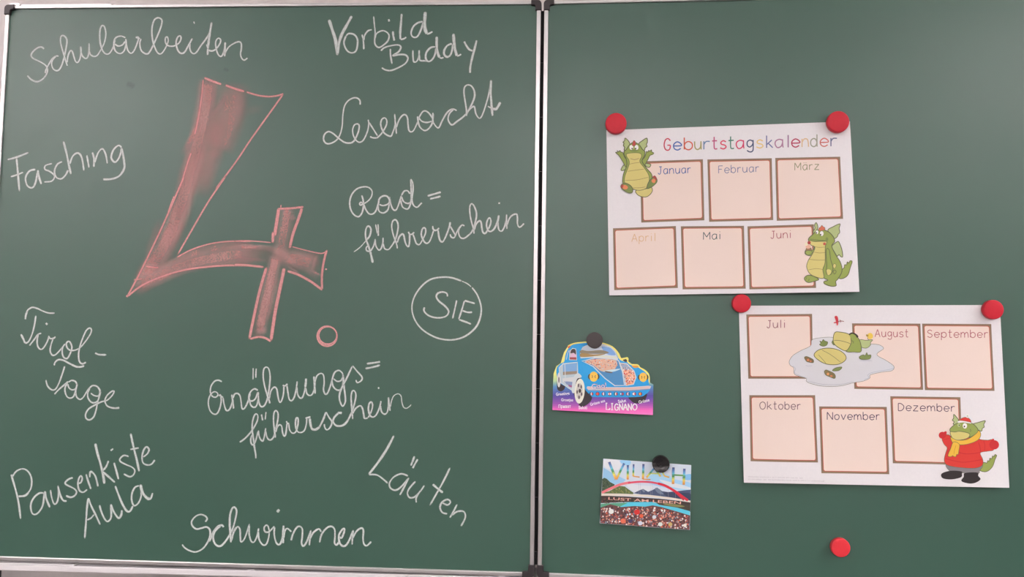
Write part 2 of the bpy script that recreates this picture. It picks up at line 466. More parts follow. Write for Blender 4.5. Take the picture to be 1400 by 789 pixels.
word('white chalk word "Lesenacht"', [(435, 120, Z1_, [
    '502,205 500,155 470,125 420,122 360,155 315,220 295,330 288,450 265,550 220,625 150,665 95,665 65,620 75,560 120,525 175,545 240,600 310,650 370,662 420,645 455,590 485,510 490,450 465,432 430,450 412,510 425,580 460,635 500,652 545,620 590,520 605,430 598,380',
    '605,410 650,480 712,578', '705,600 650,598 620,582',
    '700,605 760,545 810,460 822,400 800,362 765,375 748,430 765,500 800,550 865,580 890,540 920,440 915,310',
    '918,380 928,450 937,555', '935,480 965,390 1005,335 1040,322 1068,360 1075,440 1085,505 1110,528 1145,505 1190,410 1215,340 1260,280 1310,290 1360,350 1375,390',
    '1190,340 1195,400 1215,465 1255,505 1290,510 1330,480 1365,420 1380,310', '1205,360 1240,400 1300,415 1360,400']),
    (540, 100, Z1_, ['455,470 452,560 470,610 520,655 560,580 610,490 660,440 700,430 740,450',
    (22, '700,435 655,480 635,540 650,590 685,618 740,580 840,500 910,390 950,290 950,220 920,160 875,140 835,165 825,230 840,340 855,440 855,515'),
    '858,490 890,435 940,398 955,420 970,490 1010,540 1045,500 1090,370 1130,220 1150,80',
    (28, '1150,80 1145,220 1155,380 1168,515'), (18, '1110,395 1140,412 1180,425'), (34, '1170,425 1215,425 1262,345')])])
word('white chalk word "Rad="', [(470, 240, Z1_, [
    '215,235 232,300 235,370 220,440 190,485 155,490 110,455 78,390 72,310 95,230 150,165 220,138 290,140 335,180 335,240 300,295 240,335 205,320 190,340 205,355 235,340 260,400 300,455 345,460 385,420 415,330 425,280 470,245 520,250 548,300 530,340 470,360 425,345',
    '412,320 415,410 450,445 495,440 535,390 550,250', '550,270 565,350 590,405 625,412 655,350 690,235',
    '690,240 720,190 760,182 795,220', '690,250 715,310 765,335 800,320', '680,290 700,370 745,400 780,385 805,300 805,160 800,40',
    '800,40 825,90 828,180 815,290 835,355 875,380 910,350 935,325',
    (24, '1000,245 1080,222 1165,197'), (24, '1030,280 1095,265 1162,248')])])
word('white chalk word "führerschein" under the word Rad', [
    (480, 275, Z1_, [(13, '30,610 110,550 180,470'), (22, '180,470 220,420 238,350 225,310 200,300 180,330 172,390 180,460 205,530 235,620'), (28, '228,600 245,670 260,740'),
    '210,530 182,555 185,590 215,600 245,580 275,520 290,450', (16, '293,275 305,340 315,390'), (18, '322,275 326,350 325,420'),
    '288,460 295,530 330,585 360,565 380,500 382,435', '382,500 400,565 440,580 475,550 530,460 560,340 560,270 540,230 515,225 492,255 487,320 510,420 540,500 555,570',
    (22, '552,500 575,430 610,395 630,410 645,480 665,530 690,540 700,470 700,385'), '685,365 700,395 730,395 755,370',
    '740,395 760,450 780,505 815,520 845,480 885,400 893,345 875,318 850,340 840,400 860,460 890,500 920,500 950,460 985,360 990,340',
    (22, '975,295 985,340 1020,350 1055,320'), (22, '1040,345 1050,420 1065,470 1090,488 1115,460 1150,380 1180,290 1185,250'),
    '1185,300 1215,350 1245,410 1225,440 1195,425 1185,395', '1240,430 1270,360 1305,305 1335,285 1355,300']),
    (580, 270, Z1_, ['450,330 420,370 410,420 430,475 470,490 520,460 575,400 615,280 625,190 600,110 570,75 548,100 545,170 560,270 590,380 595,435',
    (22, '600,390 620,320 660,280 680,300 690,370 705,420 735,425 780,350 798,290 785,245 760,265 745,330 765,395 800,405 840,370 880,280 892,210'),
    '880,270 885,350 900,395 930,400 960,350 980,280 985,200', '985,200 985,300 990,380', '992,330 1020,250 1060,210 1105,200 1115,250 1115,310 1130,350 1155,350 1195,310',
    (22, '897,58 897,68 897,78')])])
word('white chalk word "SIE" inside a chalk circle', [(540, 360, 6.571, [
    (16, '600,160 510,130 420,125 320,145 240,205 175,300 152,400 175,500 240,590 340,655 440,685 540,685 640,650 730,570 770,470 772,380 740,285 690,215'),
    (11, '600,160 650,183 685,212'),
    (17, '472,300 465,270 425,258 385,270 372,300 395,340 450,385 482,430 465,470 420,488 360,488 300,468 262,430 265,395'),
    (15, '555,330 540,400 517,500'), (16, '625,335 600,420 572,505'), (18, '572,505 630,525 685,547'), (17, '625,335 660,345 720,362'), (17, '605,425 650,440 695,440')])])
word('white chalk word "Tirol-"', [(20, 410, Z1_, [
    (24, '128,235 135,180 155,130'), '140,150 165,115 215,90 275,105 340,135 410,158 480,158', '255,185 235,310 205,420 165,500 125,520', (26, '125,520 105,470 75,410'),
    '175,550 230,480 280,415 320,400', '285,410 270,480 275,550 305,590 340,580 385,510 415,430', (26, '373,278 382,287 392,297'),
    '405,430 425,462 465,460 490,440', '460,465 435,540 425,610 450,660 490,655 545,600 605,525',
    '605,525 575,570 570,640 590,690 630,700 665,640 685,570 665,510 640,498 618,525 630,575 670,605 730,600 790,565 860,480 910,400 918,355 895,338 855,370 810,470 775,580 765,680 780,745 815,765 855,745',
    (23, '960,635 1010,655 1100,658')])])
word('white chalk word "Tage"', [
    (40, 485, Z1_, [(22, '298,130 310,90 350,60 410,68 480,105 560,140 610,145 660,130'), (24, '500,115 560,142 610,147 655,133'), '425,135 395,230 355,340 315,410 270,420 220,375 198,300',
    '300,475 350,420 420,360 465,320', '465,330 510,308 555,325 570,370 550,410 510,420 475,395 460,350', '460,335 430,390 430,450 455,505 500,518 540,480 575,345',
    '575,350 555,430 565,500 605,535 645,510 690,440 720,400 760,370 810,380 845,430 830,490 780,490 735,460', '725,400 700,460 705,520 745,570 795,570 830,530 855,440',
    '850,450 820,560 800,660 770,745 720,780 680,760 675,710 710,650 780,605 860,565 930,545 990,490 1015,440 985,440 930,490 905,550 930,610 985,635 1030,640', (24, '985,635 1030,640 1080,635')])])
word('white chalk word "Ernährungs="', [(275, 490, Z1_, [
    (18, '250,280 205,262 160,275 120,330 110,400 130,450 170,465 200,440 190,410 155,400 115,430 90,490 88,560 110,630 155,668 195,655 225,590 240,510 235,460'),
    '215,455 225,435 240,455 265,470', '262,470 275,550 300,620 335,615 365,550 375,480 365,430', (22, '365,430 380,520 388,605'),
    '378,480 400,430 435,420 465,450 478,520 490,600 520,595 555,530 575,470 590,420', (22, '680,385 640,365 600,390 575,440 575,500 610,510 650,480 680,400'),
    '575,470 590,550 625,585 660,570 680,500 685,400', '685,440 690,520 715,575 755,565 790,490 815,350 825,220 810,130 780,105 750,130 742,210 755,310 785,420 815,510 822,540',
    (15, '622,115 622,180 620,255'), (18, '660,120 655,180 655,235'), '815,490 835,390 875,345 905,370 920,460 940,525 965,500 985,420 990,330', '975,320 1000,330 1035,305',
    '1025,320 1040,420 1055,490 1085,505 1115,460 1135,380 1150,270', '1145,340 1155,430 1185,475 1215,460 1240,380 1252,300', (28, '1245,345 1252,290 1255,240'),
    '1250,350 1265,420 1300,445 1335,420 1360,330 1360,220']),
    (400, 480, Z1_, [(24, '255,300 262,400 270,515'), '265,380 290,300 335,268 370,290 378,380 370,460 390,515 420,500 455,410 485,300 510,250 555,232 595,265 600,310 575,355 530,362 490,330',
    '470,340 485,420 530,465 570,460 600,400 605,280', (22, '605,300 615,420 630,540 630,610 600,660 570,610 560,540 580,460 640,340'), (22, '600,410 640,340 717,175'),
    '717,175 770,240 830,310 820,355 775,378 758,345', (24, '885,152 970,141 1050,128'), (24, '870,210 950,195 1050,168')])])
word('white chalk word "führerschein" under the word Ernährungs', [
    (320, 550, Z1_, ['65,480 140,425 220,330 275,230 285,165 265,140 240,165 220,240 218,330 230,430 250,560 262,675', '262,675 255,600 232,500',
    '215,390 200,440 205,490 225,510 255,470 290,340', (20, '328,145 335,180 342,220'), (15, '382,115 377,165 372,210'),
    '290,335 305,420 340,465 360,420 380,305', '378,340 395,420 430,452 470,420 500,320 525,200 525,130 500,100 478,130 472,210 480,310 495,430',
    '498,360 515,300 545,270 570,290 580,360 600,405 620,370 635,240', '625,225 640,255 660,250', '655,260 665,330 700,370 740,350 765,260 765,195 745,190 735,240 740,310 765,355 810,360 845,330 865,260 870,190',
    (24, '855,195 880,185 915,175'), (30, '905,190 915,270 935,320 980,325 1030,290'), (24, '1020,300 1065,210 1100,115'),
    '1100,115 1135,180 1170,235 1150,300 1110,330 1085,300 1080,260', (30, '1290,130 1265,127 1240,130'), (25, '1250,128 1200,180 1185,230 1215,275 1265,285 1320,265 1365,210 1395,140')]),
    (430, 520, Z1_, ['400,480 450,370 485,250 495,170 475,125 450,135 438,200 445,320 458,470', (22, '455,400 490,340 545,305 575,340 590,420 600,455 640,450'),
    (22, '640,450 680,370 695,300 680,262 655,280 645,350 665,420 700,440 740,410 780,320 795,245'), '790,300 800,370 835,405 870,380 885,300 885,200', (16, '885,210 895,290 905,370'),
    (14, '908,320 920,250 950,185 1000,162 1035,190 1045,260 1065,320 1100,335 1140,310 1155,290'), (20, '767,82 767,92 767,104')])])
word('white chalk word "Pausenkiste"', [(5, 620, Z1_, [
    (24, '92,250 110,320 150,460 180,600 204,790'), '100,285 150,215 220,185 280,205 325,270 335,360 315,440 260,500', (27, '300,465 255,505 170,515'),
    (22, '475,475 430,475 370,520 330,590 325,660 345,720 385,728 430,690 470,610 490,450'), (25, '495,450 510,540 555,650'), '560,435 575,530 605,605 640,580 655,500 650,380',
    (25, '650,390 670,480 710,560 755,570'), (22, '830,290 775,310 735,355 770,385 840,420 872,460 850,505 800,525 745,505'), (22, '895,360 925,345 940,300 925,268 900,300 888,370 905,440 950,465 1000,430'),
    (24, '985,245 1010,330 1045,430'), (24, '1030,290 1035,225 1060,225 1100,280 1130,400'), (30, '1096,-121 1120,-10 1160,130 1190,260 1205,365'), (24, '1255,85 1225,160 1180,210'), (27, '1180,215 1240,265 1335,350')]),
    (90, 585, Z1_, [(25, '575,415 600,500 632,620'), (20, '535,275 550,262 568,250'), '755,345 700,330 655,360 650,400 720,440 790,470 825,510 810,560 765,585 690,550',
    (27, '775,65 810,230 850,390 878,525'), (22, '770,258 820,250 875,240'), (22, '925,350 975,310 995,260 965,228 930,270 912,350 925,420 980,445 1030,430 1065,382')])])
word('white chalk word "Aula"', [
    (100, 655, Z1_, [(24, '138,715 155,500 165,350 180,225'), (24, '180,225 220,330 270,430 325,550'), '165,490 210,470 250,425', (22, '315,310 340,400 385,490 420,505 455,450 450,300'),
    (26, '450,300 480,380 540,465 575,430 583,370'), (26, '503,80 540,180 590,300 640,380 680,385 715,320'), (22, '790,80 740,100 705,170 700,250 720,310 750,315 790,270 815,190 805,60'),
    (34, '805,65 830,160 880,225 920,240'), (22, '905,243 930,230 952,165')])])
word('white chalk word "Schwimmen"', [(240, 685, Z1_, [
    (22, '355,250 378,215 355,180 300,162 240,185 195,240 200,295 250,335 310,325 370,312 410,345 412,420 380,500 320,575 240,610 170,595 110,560 78,520'),
    (26, '405,490 450,380 510,305 555,290 575,315'), (24, '540,300 480,350 450,420 465,500 510,540 560,525 620,450 680,340 715,220 730,120 705,75 675,95 652,170 648,270 655,380 663,500'),
    (26, '665,480 700,360 740,308'), '700,370 740,308 770,340 775,430 785,490 830,440 885,270', '885,290 880,390 905,480 940,490 975,420 995,325',
    '990,360 1000,460 1045,525 1090,510 1120,400 1110,310 1085,290 1060,320 1070,365 1115,370 1185,300', (22, '1185,310 1180,400 1205,500 1245,520 1275,450 1295,290'), (36, '1215,135 1228,118 1243,103')]),
    (370, 685, Z1_, [(28, '155,290 150,400 150,510'), '155,450 170,360 200,330 250,370', (22, '245,475 265,400 310,320 350,305 380,340 378,430 370,500 390,540 430,490 485,345'),
    (22, '480,350 470,440 463,535'), (22, '470,460 510,380 575,335 605,370'), (22, '585,500 610,400 670,325 725,305 765,340 770,430 765,500 790,525 825,480'),
    (24, '820,430 850,440 880,370 880,330 850,350 815,420 830,510 880,540 930,490 990,345'), '990,350 980,430 975,525', (22, '980,450 1030,360 1090,325 1110,360 1105,440 1115,510 1150,535 1205,485')])])
word('white chalk word "Läuten" slanting down', [(480, 580, 4.933, [
    (17, '290,75 240,170 180,260 118,340'), (12, '118,340 180,345 250,400'), (12, '385,350 340,335 290,355 260,395 265,430 300,445 340,420 390,360'), (13, '390,360 355,430 328,480'),
    (14, '428,215 415,250 403,280'), (13, '450,235 430,270 415,298'), (12, '435,385 395,430 380,465 395,495 430,490 465,455 495,412'), (11, '470,445 440,495 440,530'),
    (13, '668,292 620,390 530,550'), (16, '550,405 585,435 620,463'), (13, '615,530 650,545 670,525 650,508 615,525 600,560 615,595 650,605'), (12, '715,540 690,590 665,632'), (12, '680,615 715,590 760,590 770,630 740,690')])])
word('white chalk word "Fasching"', [(0, 170, 6.575, [
    (19, '148,300 160,430 175,605'), (18, '65,318 150,295 260,252'), (15, '95,472 150,455 210,430'), (17, '320,405 265,420 230,480 245,550 290,570 320,520 340,410'), (20, '340,410 350,470 372,540'),
    (15, '470,352 410,370 405,405 450,425 490,465 465,510 395,518'), (16, '560,335 515,360 490,420 505,475 550,490 590,455 612,410'), (20, '570,150 600,270 620,370 638,450'),
    (18, '625,360 655,285 700,258 735,300 755,420'), (17, '780,275 790,330 800,390'), (18, '830,250 845,310 843,385'), (16, '850,350 880,260 920,220 950,270 965,355'),
    (18, '1095,210 1065,190 1020,230 1000,300 1035,340 1075,290 1095,205'), (20, '1095,210 1115,330 1115,400 1070,465 1000,492 925,495')])])

# the large numeral in red chalk
PK = ink((228, 166, 166)); PK2 = ink((224, 156, 158))
num = Print(LEFT, base=.00022)
Zf = {'a': zm(170, 90, 4.639), 'b': zm(165, 240, 4.639), 'c': zm(320, 270, 6.07), 'd': zm(325, 350, 6.07), 'p': zm(0, 0, 1)}
Zs = {'a': 4.639, 'b': 4.639, 'c': 6.07, 'd': 6.07, 'p': 1}
lay = 0
for k, w, al, pts in (
    ('p', 27, .62, '284,107 283,125 279,150 274,176 266,211 258,238 251,268 242,292 236,311 225,333 208,362 192,388'), ('p', 27, .40, '272,190 266,225 257,262 248,290 239,315 227,340 213,363 200,382'),
    ('p', 22, .45, '287,104 285,130 280,160'), ('p', 44, .42, '318,112 317,140 312,165 303,190 297,205'), ('p', 34, .28, '308,140 296,170 288,200 280,235 270,268'), ('p', 20, .30, '322,118 326,145 318,175'),
    ('p', 40, .26, '300,160 292,190 280,225 268,262'), ('a', 46, .55, '480,330 435,440 368,568'), ('a', 34, .30, '500,300 460,400 430,480'), ('a', 60, .14, '760,290 820,280 880,270'), ('a', 60, .2, '520,570 580,560 630,555'), ('a', 30, .4, '650,170 600,260 545,330'),
    ('b', 60, .25, '260,270 210,400 170,520'), ('b', 90, .22, '430,150 400,250 340,360 290,470'),
    ('b', 112, .52, '80,735 150,680 240,640 400,570 560,530 700,505 840,495'), ('b', 66, .42, '200,640 330,560 450,500 560,470 720,440 850,440'), ('b', 42, .28, '180,670 350,600 500,560 700,548 850,545'), ('b', 50, .5, '100,660 150,610 190,580 250,585'),
    ('c', 56, .46, '-30,420 120,412 260,420 340,440'), ('c', 150, .30, '-40,480 120,475 300,490'), ('c', 30, .34, '-20,505 120,510 280,525'), ('c', 175, .48, '270,470 420,500 560,525 715,570'), ('c', 100, .25, '480,470 600,495 720,520'),
    ('c', 125, .52, '448,90 440,140 420,250 395,380 370,530'), ('c', 70, .55, '440,88 437,120 432,150'), ('c', 50, .4, '470,150 490,170 500,190'), ('c', 60, .4, '330,430 400,470 560,590'), ('c', 30, .4, '690,470 665,540 660,600'), ('c', 26, .5, '630,595 690,632 725,640'), ('c', 22, .4, '450,575 510,610 545,635'), ('c', 60, .25, '590,610 650,640 700,680'),
    ('d', 108, .70, '315,0 305,60 280,160 245,320 205,500 170,690'), ('d', 70, .35, '330,110 305,260 265,420 225,560'), ('d', 60, .4, '150,615 200,612 255,620')):
    lay += 1
    num.line(Zf[k](pts), w / Zs[k] * 1.12, PK, lay * .12, soft=.35, alpha=al * .95, n=10, fade_n=7)
nb = num.build('chalk_numeral', M_SMEAR, LB); nb['label'] = 'large numeral 4 filled in with rubbed red chalk'
p = Print(LEFT, base=.00042)
for k, w, pts in (
    ('a', 14, '505,75 560,98 618,118'), ('a', 14, '640,122 700,145 763,163'), ('a', 11, '772,165 850,188 920,195 975,188 1010,177'), ('a', 11, '1010,177 900,330 800,470 700,620 575,785'),
    ('a', 9, '500,85 492,180 470,330 445,440'), ('a', 9, '425,550 400,620 350,785'), ('b', 11, '670,0 560,160 460,330 360,505'), ('b', 11, '405,0 340,150 270,310 180,500 100,660 40,770'), ('b', 9, '340,130 320,180 300,240'),
    ('b', 12, '40,770 130,700 250,645 400,600 560,578 700,570 835,572'), ('b', 9, '355,520 450,470 560,435 680,418 835,418'), ('b', 8, '80,662 140,655'), ('b', 14, '38,772 45,758'), ('b', 9, '160,575 200,582 240,585'),
    ('c', 10, '0,363 100,360 200,365 310,375'), ('c', 18, '0,558 100,562 250,578'), ('c', 10, '480,408 580,435 700,462 745,460 775,435'), ('c', 19, '770,435 745,530 730,640 730,770'), ('c', 20, '735,770 640,700 530,640 440,610'),
    ('c', 28, '372,85 350,230 335,320'), ('c', 24, '325,280 320,380'), ('c', 18, '360,95 470,90 580,78'), ('c', 24, '565,85 530,190 490,300 460,425'), ('c', 10, '390,60 388,85'), ('c', 12, '755,595 772,597'),
    ('d', 24, '240,90 190,260 150,430 95,695'), ('d', 28, '385,100 370,180 340,320 310,470 275,710'), ('d', 18, '100,690 170,672 230,682 275,710')):
    lay += 1
    p.line(Zf[k](pts), w / Zs[k] * 1.35, PK2, lay * .12, soft=.5, alpha=.9)
p.build('chalk_outline', M_CHALK, nb)
p = Print(LEFT)
for k, (dx, dy, r, rx) in enumerate(((0, 0, 78, 1.0), (-3, 4, 84, .98), (3, -3, 72, 1.04))):
    p.line(Zf['d']([(745 + dx + r * rx * math.cos(a), 662 + dy + r * math.sin(a)) for a in [2 * math.pi * i / 14 for i in range(14)]]), 13 / 6.07 * 1.2, PK2, 1 + k, closed=True, soft=.5, alpha=.9)
o = p.build('chalk_full_stop', M_CHALK, LB); o['label'] = 'small red chalk ring after the numeral'
for x, y, r in ((178.5, 116, 5), (309, 95, 3.2)):
    p = Print(LEFT)
    p.line([(x - r, y - r * .4), (x, y), (x + r, y + r * .6)], r * 2, (.05, .07, .06), 1, soft=.2, alpha=.30)
    p.build('smudge', M_SMEAR, LB)

# ------------------------------------------------------------------ stroke letters used on the papers
GL = {  # x 0..1, baseline 0, x-height 1, capitals 1.42
 'G': '0.95,1.15 0.6,1.42 0.2,1.25 0.02,0.7 0.15,0.2 0.5,0 0.85,0.15 0.95,0.6|0.95,0.62 0.5,0.62', 'e': '0,0.5 1,0.52 0.92,0.8 0.5,1 0.12,0.8 0,0.5 0.15,0.15 0.55,0 0.95,0.2',
 'b': '0,1.5 0,0.05|0,0.5 0.15,0.85 0.55,1 0.95,0.75 0.95,0.25 0.55,0 0.15,0.15 0,0.5', 'u': '0,1 0.05,0.3 0.4,0 0.85,0.25 0.95,1|0.95,1 0.97,0', 'r': '0.05,1 0.05,0|0.05,0.6 0.4,0.95 1,0.95',
 't': '0.4,1.5 0.4,0.25 0.6,0.02 1,0.05|0,1 0.95,1.02', 's': '0.9,0.85 0.5,1 0.12,0.82 0.2,0.58 0.75,0.45 0.92,0.2 0.5,0 0,0.15', 'a': '0.9,0.9 0.5,1 0.1,0.8 0.02,0.4 0.3,0 0.75,0.15 0.93,0.6|0.93,1 0.95,0.3 1,0',
 'g': '0.9,0.85 0.5,1 0.1,0.8 0.1,0.35 0.45,0.15 0.85,0.4 0.95,0.7|0.95,1 0.97,-0.1 0.75,-0.42 0.35,-0.42 0.05,-0.25', 'k': '0.02,1.5 0.02,0|0.85,0.95 0.05,0.4|0.3,0.55 1,0', 'l': '0.5,1.5 0.5,0',
 'n': '0,1 0,0|0,0.6 0.35,0.98 0.8,0.9 0.95,0.4 0.97,0', 'd': '0.95,0.5 0.8,0.85 0.45,1 0.05,0.75 0.05,0.25 0.45,0 0.8,0.15 0.95,0.5|0.95,1.5 0.97,0', 'J': '0.3,1.4 1,1.4|0.7,1.4 0.7,0.4 0.5,0.03 0.2,0.03 0,0.25',
 'F': '0.05,1.4 0.05,0|0.05,1.4 1,1.4|0.05,0.75 0.8,0.75', 'M': '0,0 0.02,1.4|0.02,1.4 0.5,0.45|0.5,0.45 0.98,1.4|0.98,1.4 1,0', 'ä': '0.9,0.9 0.5,1 0.1,0.8 0.02,0.4 0.3,0 0.75,0.15 0.93,0.6|0.93,1 0.95,0.3 1,0|0.25,1.3 0.25,1.42|0.7,1.3 0.7,1.42',
 'z': '0.05,1 0.95,1|0.95,1 0,0|0,0 1,0', 'A': '0,0 0.5,1.42|0.5,1.42 1,0|0.2,0.5 0.8,0.5', 'p': '0,1 0,-0.5|0,0.5 0.15,0.85 0.55,1 0.95,0.75 0.95,0.25 0.55,0 0.15,0.15 0,0.5', 'i': '0.5,1 0.5,0|0.5,1.35 0.5,1.45',
 'S': '0.92,1.2 0.5,1.42 0.08,1.2 0.12,0.9 0.8,0.6 0.95,0.3 0.55,0 0,0.2', 'm': '0,1 0,0|0,0.6 0.2,0.98 0.42,0.9 0.5,0.4 0.5,0|0.5,0.6 0.7,0.98 0.9,0.9 0.98,0.4 1,0', 'O': '0.5,1.42 0.1,1.15 0,0.7 0.15,0.2 0.5,0 0.85,0.2 1,0.7 0.88,1.2 0.5,1.42',
 'N': '0,0 0,1.42|0,1.42 1,0|1,0 1,1.42', 'v': '0,1 0.5,0|0.5,0 1,1', 'o': '0.5,1 0.1,0.8 0,0.5 0.15,0.15 0.5,0 0.85,0.15 1,0.5 0.9,0.82 0.5,1', 'D': '0.02,1.4 0.02,0|0.02,1.4 0.5,1.35 0.95,0.9 0.9,0.4 0.5,0.02 0.02,0'}
WID = {'l': .35, 'i': .3, 'm': 1.35, 'M': 1.2, 'r': .65, 't': .65, 'G': 1.1, 'O': 1.15, 'N': 1.05, 'A': 1.1, 'D': 1.05, 'J': .8, 'F': .85}
def glyph(p, ch, x0, x1, yb, xh, slope, w, col, layer, xs=None):
    for st in GL[ch].split('|'):
        q = parse(st)
        p.line([(x0 + (x1 - x0) * a, yb + slope * (x0 + (x1 - x0) * a - (xs if xs is not None else x0)) - xh * b) for a, b in q], w, col, layer, n=4, taper=False)
def lettering(p, text, x0, x1, yb0, yb1, xh, w, col, layer):
    gaps = .38; tot = sum(WID.get(c, .9) for c in text) + gaps * (len(text) - 1); k = (x1 - x0) / tot; x = x0
    sl = (yb1 - yb0) / (x1 - x0)
    for c in text:
        ww = WID.get(c, .9) * k
        glyph(p, c, x, x + ww, yb0, xh, sl, w, col, layer, xs=x0); x += ww + gaps * k

# ------------------------------------------------------------------ the two calendar sheets
def make_sheet(quad, lift):
    tl, tr, br_, bl = [RIGHT.at(*q, .001) for q in quad]
    ex = Vector((tr[0] - tl[0], tr[1] - tl[1])); W = ex.length; ex /= W; ey = Vector((ex.y, -ex.x))
    Hh = (Vector(bl) - Vector(tl)).dot(ey)
    def sh(s, z):
        q = Vector((s - tl[0], z - tl[1])); u = min(1.1, max(-.1, q.dot(ex) / W)); v = min(1.1, max(0, q.dot(ey) / Hh))
        return .0008 + lift(u, v)
    return sh, tl, tr
def lerp_tab(tab, u):
    if u <= tab[0][0]: return tab[0][1]
    for (a, b), (c, d) in zip(tab, tab[1:]):
        if u <= c:
            t = (u - a) / (c - a); t = t * t * (3 - 2 * t); return b + (d - b) * t
    return tab[-1][1]
def paper_thing(quad, sh, label):
    sc, zc = RIGHT.at(sum(q[0] for q in quad) / 4, (quad[2][1] + quad[3][1]) / 2, .003)
    root = tag(empty('calendar_sheet', RIGHT, sc, zc), label, 'poster', 'birthday calendar sheets')
    off = org(root); bm = bmesh.new(); nx, ny = 90, 40; g = []; bk = []
    for j in range(ny + 1):
        for i in range(nx + 1):
            u, v = i / nx, j / ny
            x = (quad[0][0] * (1 - u) + quad[1][0] * u) * (1 - v) + (quad[3][0] * (1 - u) + quad[2][0] * u) * v
            y = (quad[0][1] * (1 - u) + quad[1][1] * u) * (1 - v) + (quad[3][1] * (1 - u) + quad[2][1] * u) * v
            d = .001
            for _ in range(3):
                s, z = RIGHT.at(x, y, d); d = sh(s, z)
            g.append(bm.verts.new((s - off[0], -(d - off[1]), z - off[2]))); bk.append(bm.verts.new((s - off[0], -(d - .0003 - off[1]), z - off[2])))
    I = lambda i, j: j * (nx + 1) + i
    for j in range(ny):
        for i in range(nx):
            a = (I(i, j), I(i + 1, j), I(i + 1, j + 1), I(i, j + 1))
            bm.faces.new([g[k] for k in a]); bm.faces.new([bk[k] for k in reversed(a)])
    rim = [I(i, 0) for i in range(nx)] + [I(nx, j) for j in range(ny)] + [I(i, ny) for i in range(nx, 0, -1)] + [I(0, j) for j in range(ny, 0, -1)]
    for a, b in zip(rim, rim[1:] + rim[:1]): bm.faces.new((g[a], bk[a], bk[b], g[b]))
    obj('paper', bm, M_PAPER, root)
    return root
BR_, ORN, FILL = ink((140, 112, 92)), ink((196, 92, 74)), ink((233, 205, 198))
def inset(q, t):
    cx = sum(p[0] for p in q) / 4; cy = sum(p[1] for p in q) / 4
    return [(p[0] + (t if p[0] < cx else -t), p[1] + (t if p[1] < cy else -t)) for p in q]
def rounded(q, r):
    out = []
    for i in range(4):
        p, a, b = Vector(q[i]), Vector(q[i - 1]), Vector(q[(i + 1) % 4])
        da = (a - p).normalized() * r; db = (b - p).normalized() * r
        out += [tuple(p + da), tuple(p + da * .3 + db * .3), tuple(p + db)]
    return out
def month(root, sh, z, quad, name, x0, x1, yb0, yb1, col):
    q = zm(*z)(quad)
    p = Print(RIGHT, sh, True, .0002)
    p.poly(q, BR_, 0); p.poly(rounded(inset(q, 2.5), 2), ORN, 1); p.poly(rounded(inset(q, 3.3), 2), FILL, 2)
    o = p.build('month_box', M_INK, root)
    p = Print(RIGHT, sh, True, .00035)
    lettering(p, name, x0, x1, yb0, yb1, 7.2, 1.05, ink(col), 1)
    k = p.build('month_name', M_INK, o); k['label'] = 'month name "%s"' % name
GR, GR2, YE, PALE, LINE = ink((146, 154, 80)), ink((122, 132, 76)), ink((208, 188, 120)), ink((176, 182, 128)), ink((98, 98, 72))
WH, DK = ink((236, 228, 226)), ink((62, 50, 50))
def picture(root, sh, z, items, name='dragon_picture', label=None, m=None, curved=True, base=.0004, leaf=RIGHT):
    f = zm(*z); p = Print(leaf, sh, curved, base); lay = 0
    for it in items:
        lay += .5
        if it[0] == 'p':
            pts = f(it[2]); p.poly(pts, it[1], lay, True)
            if len(it) > 3 and it[3]: lay += .2; p.line(pts, it[3], LINE, lay, closed=True, n=5)
        elif it[0] == 'l': p.line(f(it[3]), it[2], it[1], lay)
        elif it[0] == 'e':
            x, y, rx, ry = it[2]; (x, y), = f([(x, y)]); p.ell(x, y, rx / z[2], ry / z[2], it[1], lay)
    o = p.build(name, m or M_INK, root)
    if label: o['label'] = label
    return o

Q1 = [(829, 178), (1162, 166), (1175, 399), (833, 404)]
lift1 = lambda u, v: .0115 * v ** 1.6 * lerp_tab([(0, .25), (.25, .55), (.55, .55), (.85, 1), (.97, .9), (1.1, .75)], u)
sh1, tl1, tr1 = make_sheet(Q1, lift1)
S1 = paper_thing(Q1, sh1, 'upper white calendar sheet titled Geburtstagskalender with boxes from Januar to Juni')
ZA = (810, 140, 2.921)
for q, nm, x0, x1, a, b, c in (
    ('190,236 441,227 447,471 195,480', 'Januar', 899.7, 944.2, 238.2, 236.6, (88, 104, 158)), ('459,228 716,223 722,470 466,477', 'Februar', 982.2, 1037.5, 237, 235, (134, 128, 154)),
    ('730,222 989,217 1001,465 736,473', 'März', 1086.6, 1119.8, 232.8, 231.8, (152, 142, 112)), ('82,503 333,494 341,741 87,750', 'April', 863.7, 896.6, 330.4, 329.4, (218, 176, 140)),
    ('353,495 605,493 612,744 360,747', 'Mai', 961.7, 985.3, 327.6, 327, (92, 98, 98)), ('619,495 884,487 893,741 627,747', 'Juni', 1053.8, 1081.5, 326.2, 325.4, (178, 104, 110))):
    month(S1, sh1, ZA, q, nm, x0, x1, a, b, c)
p = Print(RIGHT, sh1, True, .0002)
cols = [(198, 70, 92), (74, 104, 172), (206, 92, 72), (162, 150, 100), (112, 134, 170), (190, 82, 122), (206, 60, 92), (74, 124, 108), (206, 60, 102), (72, 80, 112), (226, 190, 128), (120, 122, 162), (172, 120, 150), (150, 110, 142), (180, 60, 92), (216, 180, 148), (160, 156, 142), (202, 110, 106), (110, 110, 142)]
xs = [(77, 168), (205, 308), (350, 460), (490, 580), (610, 695), (725, 795), (835, 920), (945, 1020), (1050, 1155), (1192, 1282)]
xs = [(900 + a / 9.86, 900 + b / 9.86) for a, b in xs] + [(1020 + a / 9.86, 1020 + b / 9.86) for a, b in [(140, 235), (275, 360), (390, 500), (545, 590), (615, 720), (755, 845), (870, 960), (1000, 1105), (1140, 1225)]]
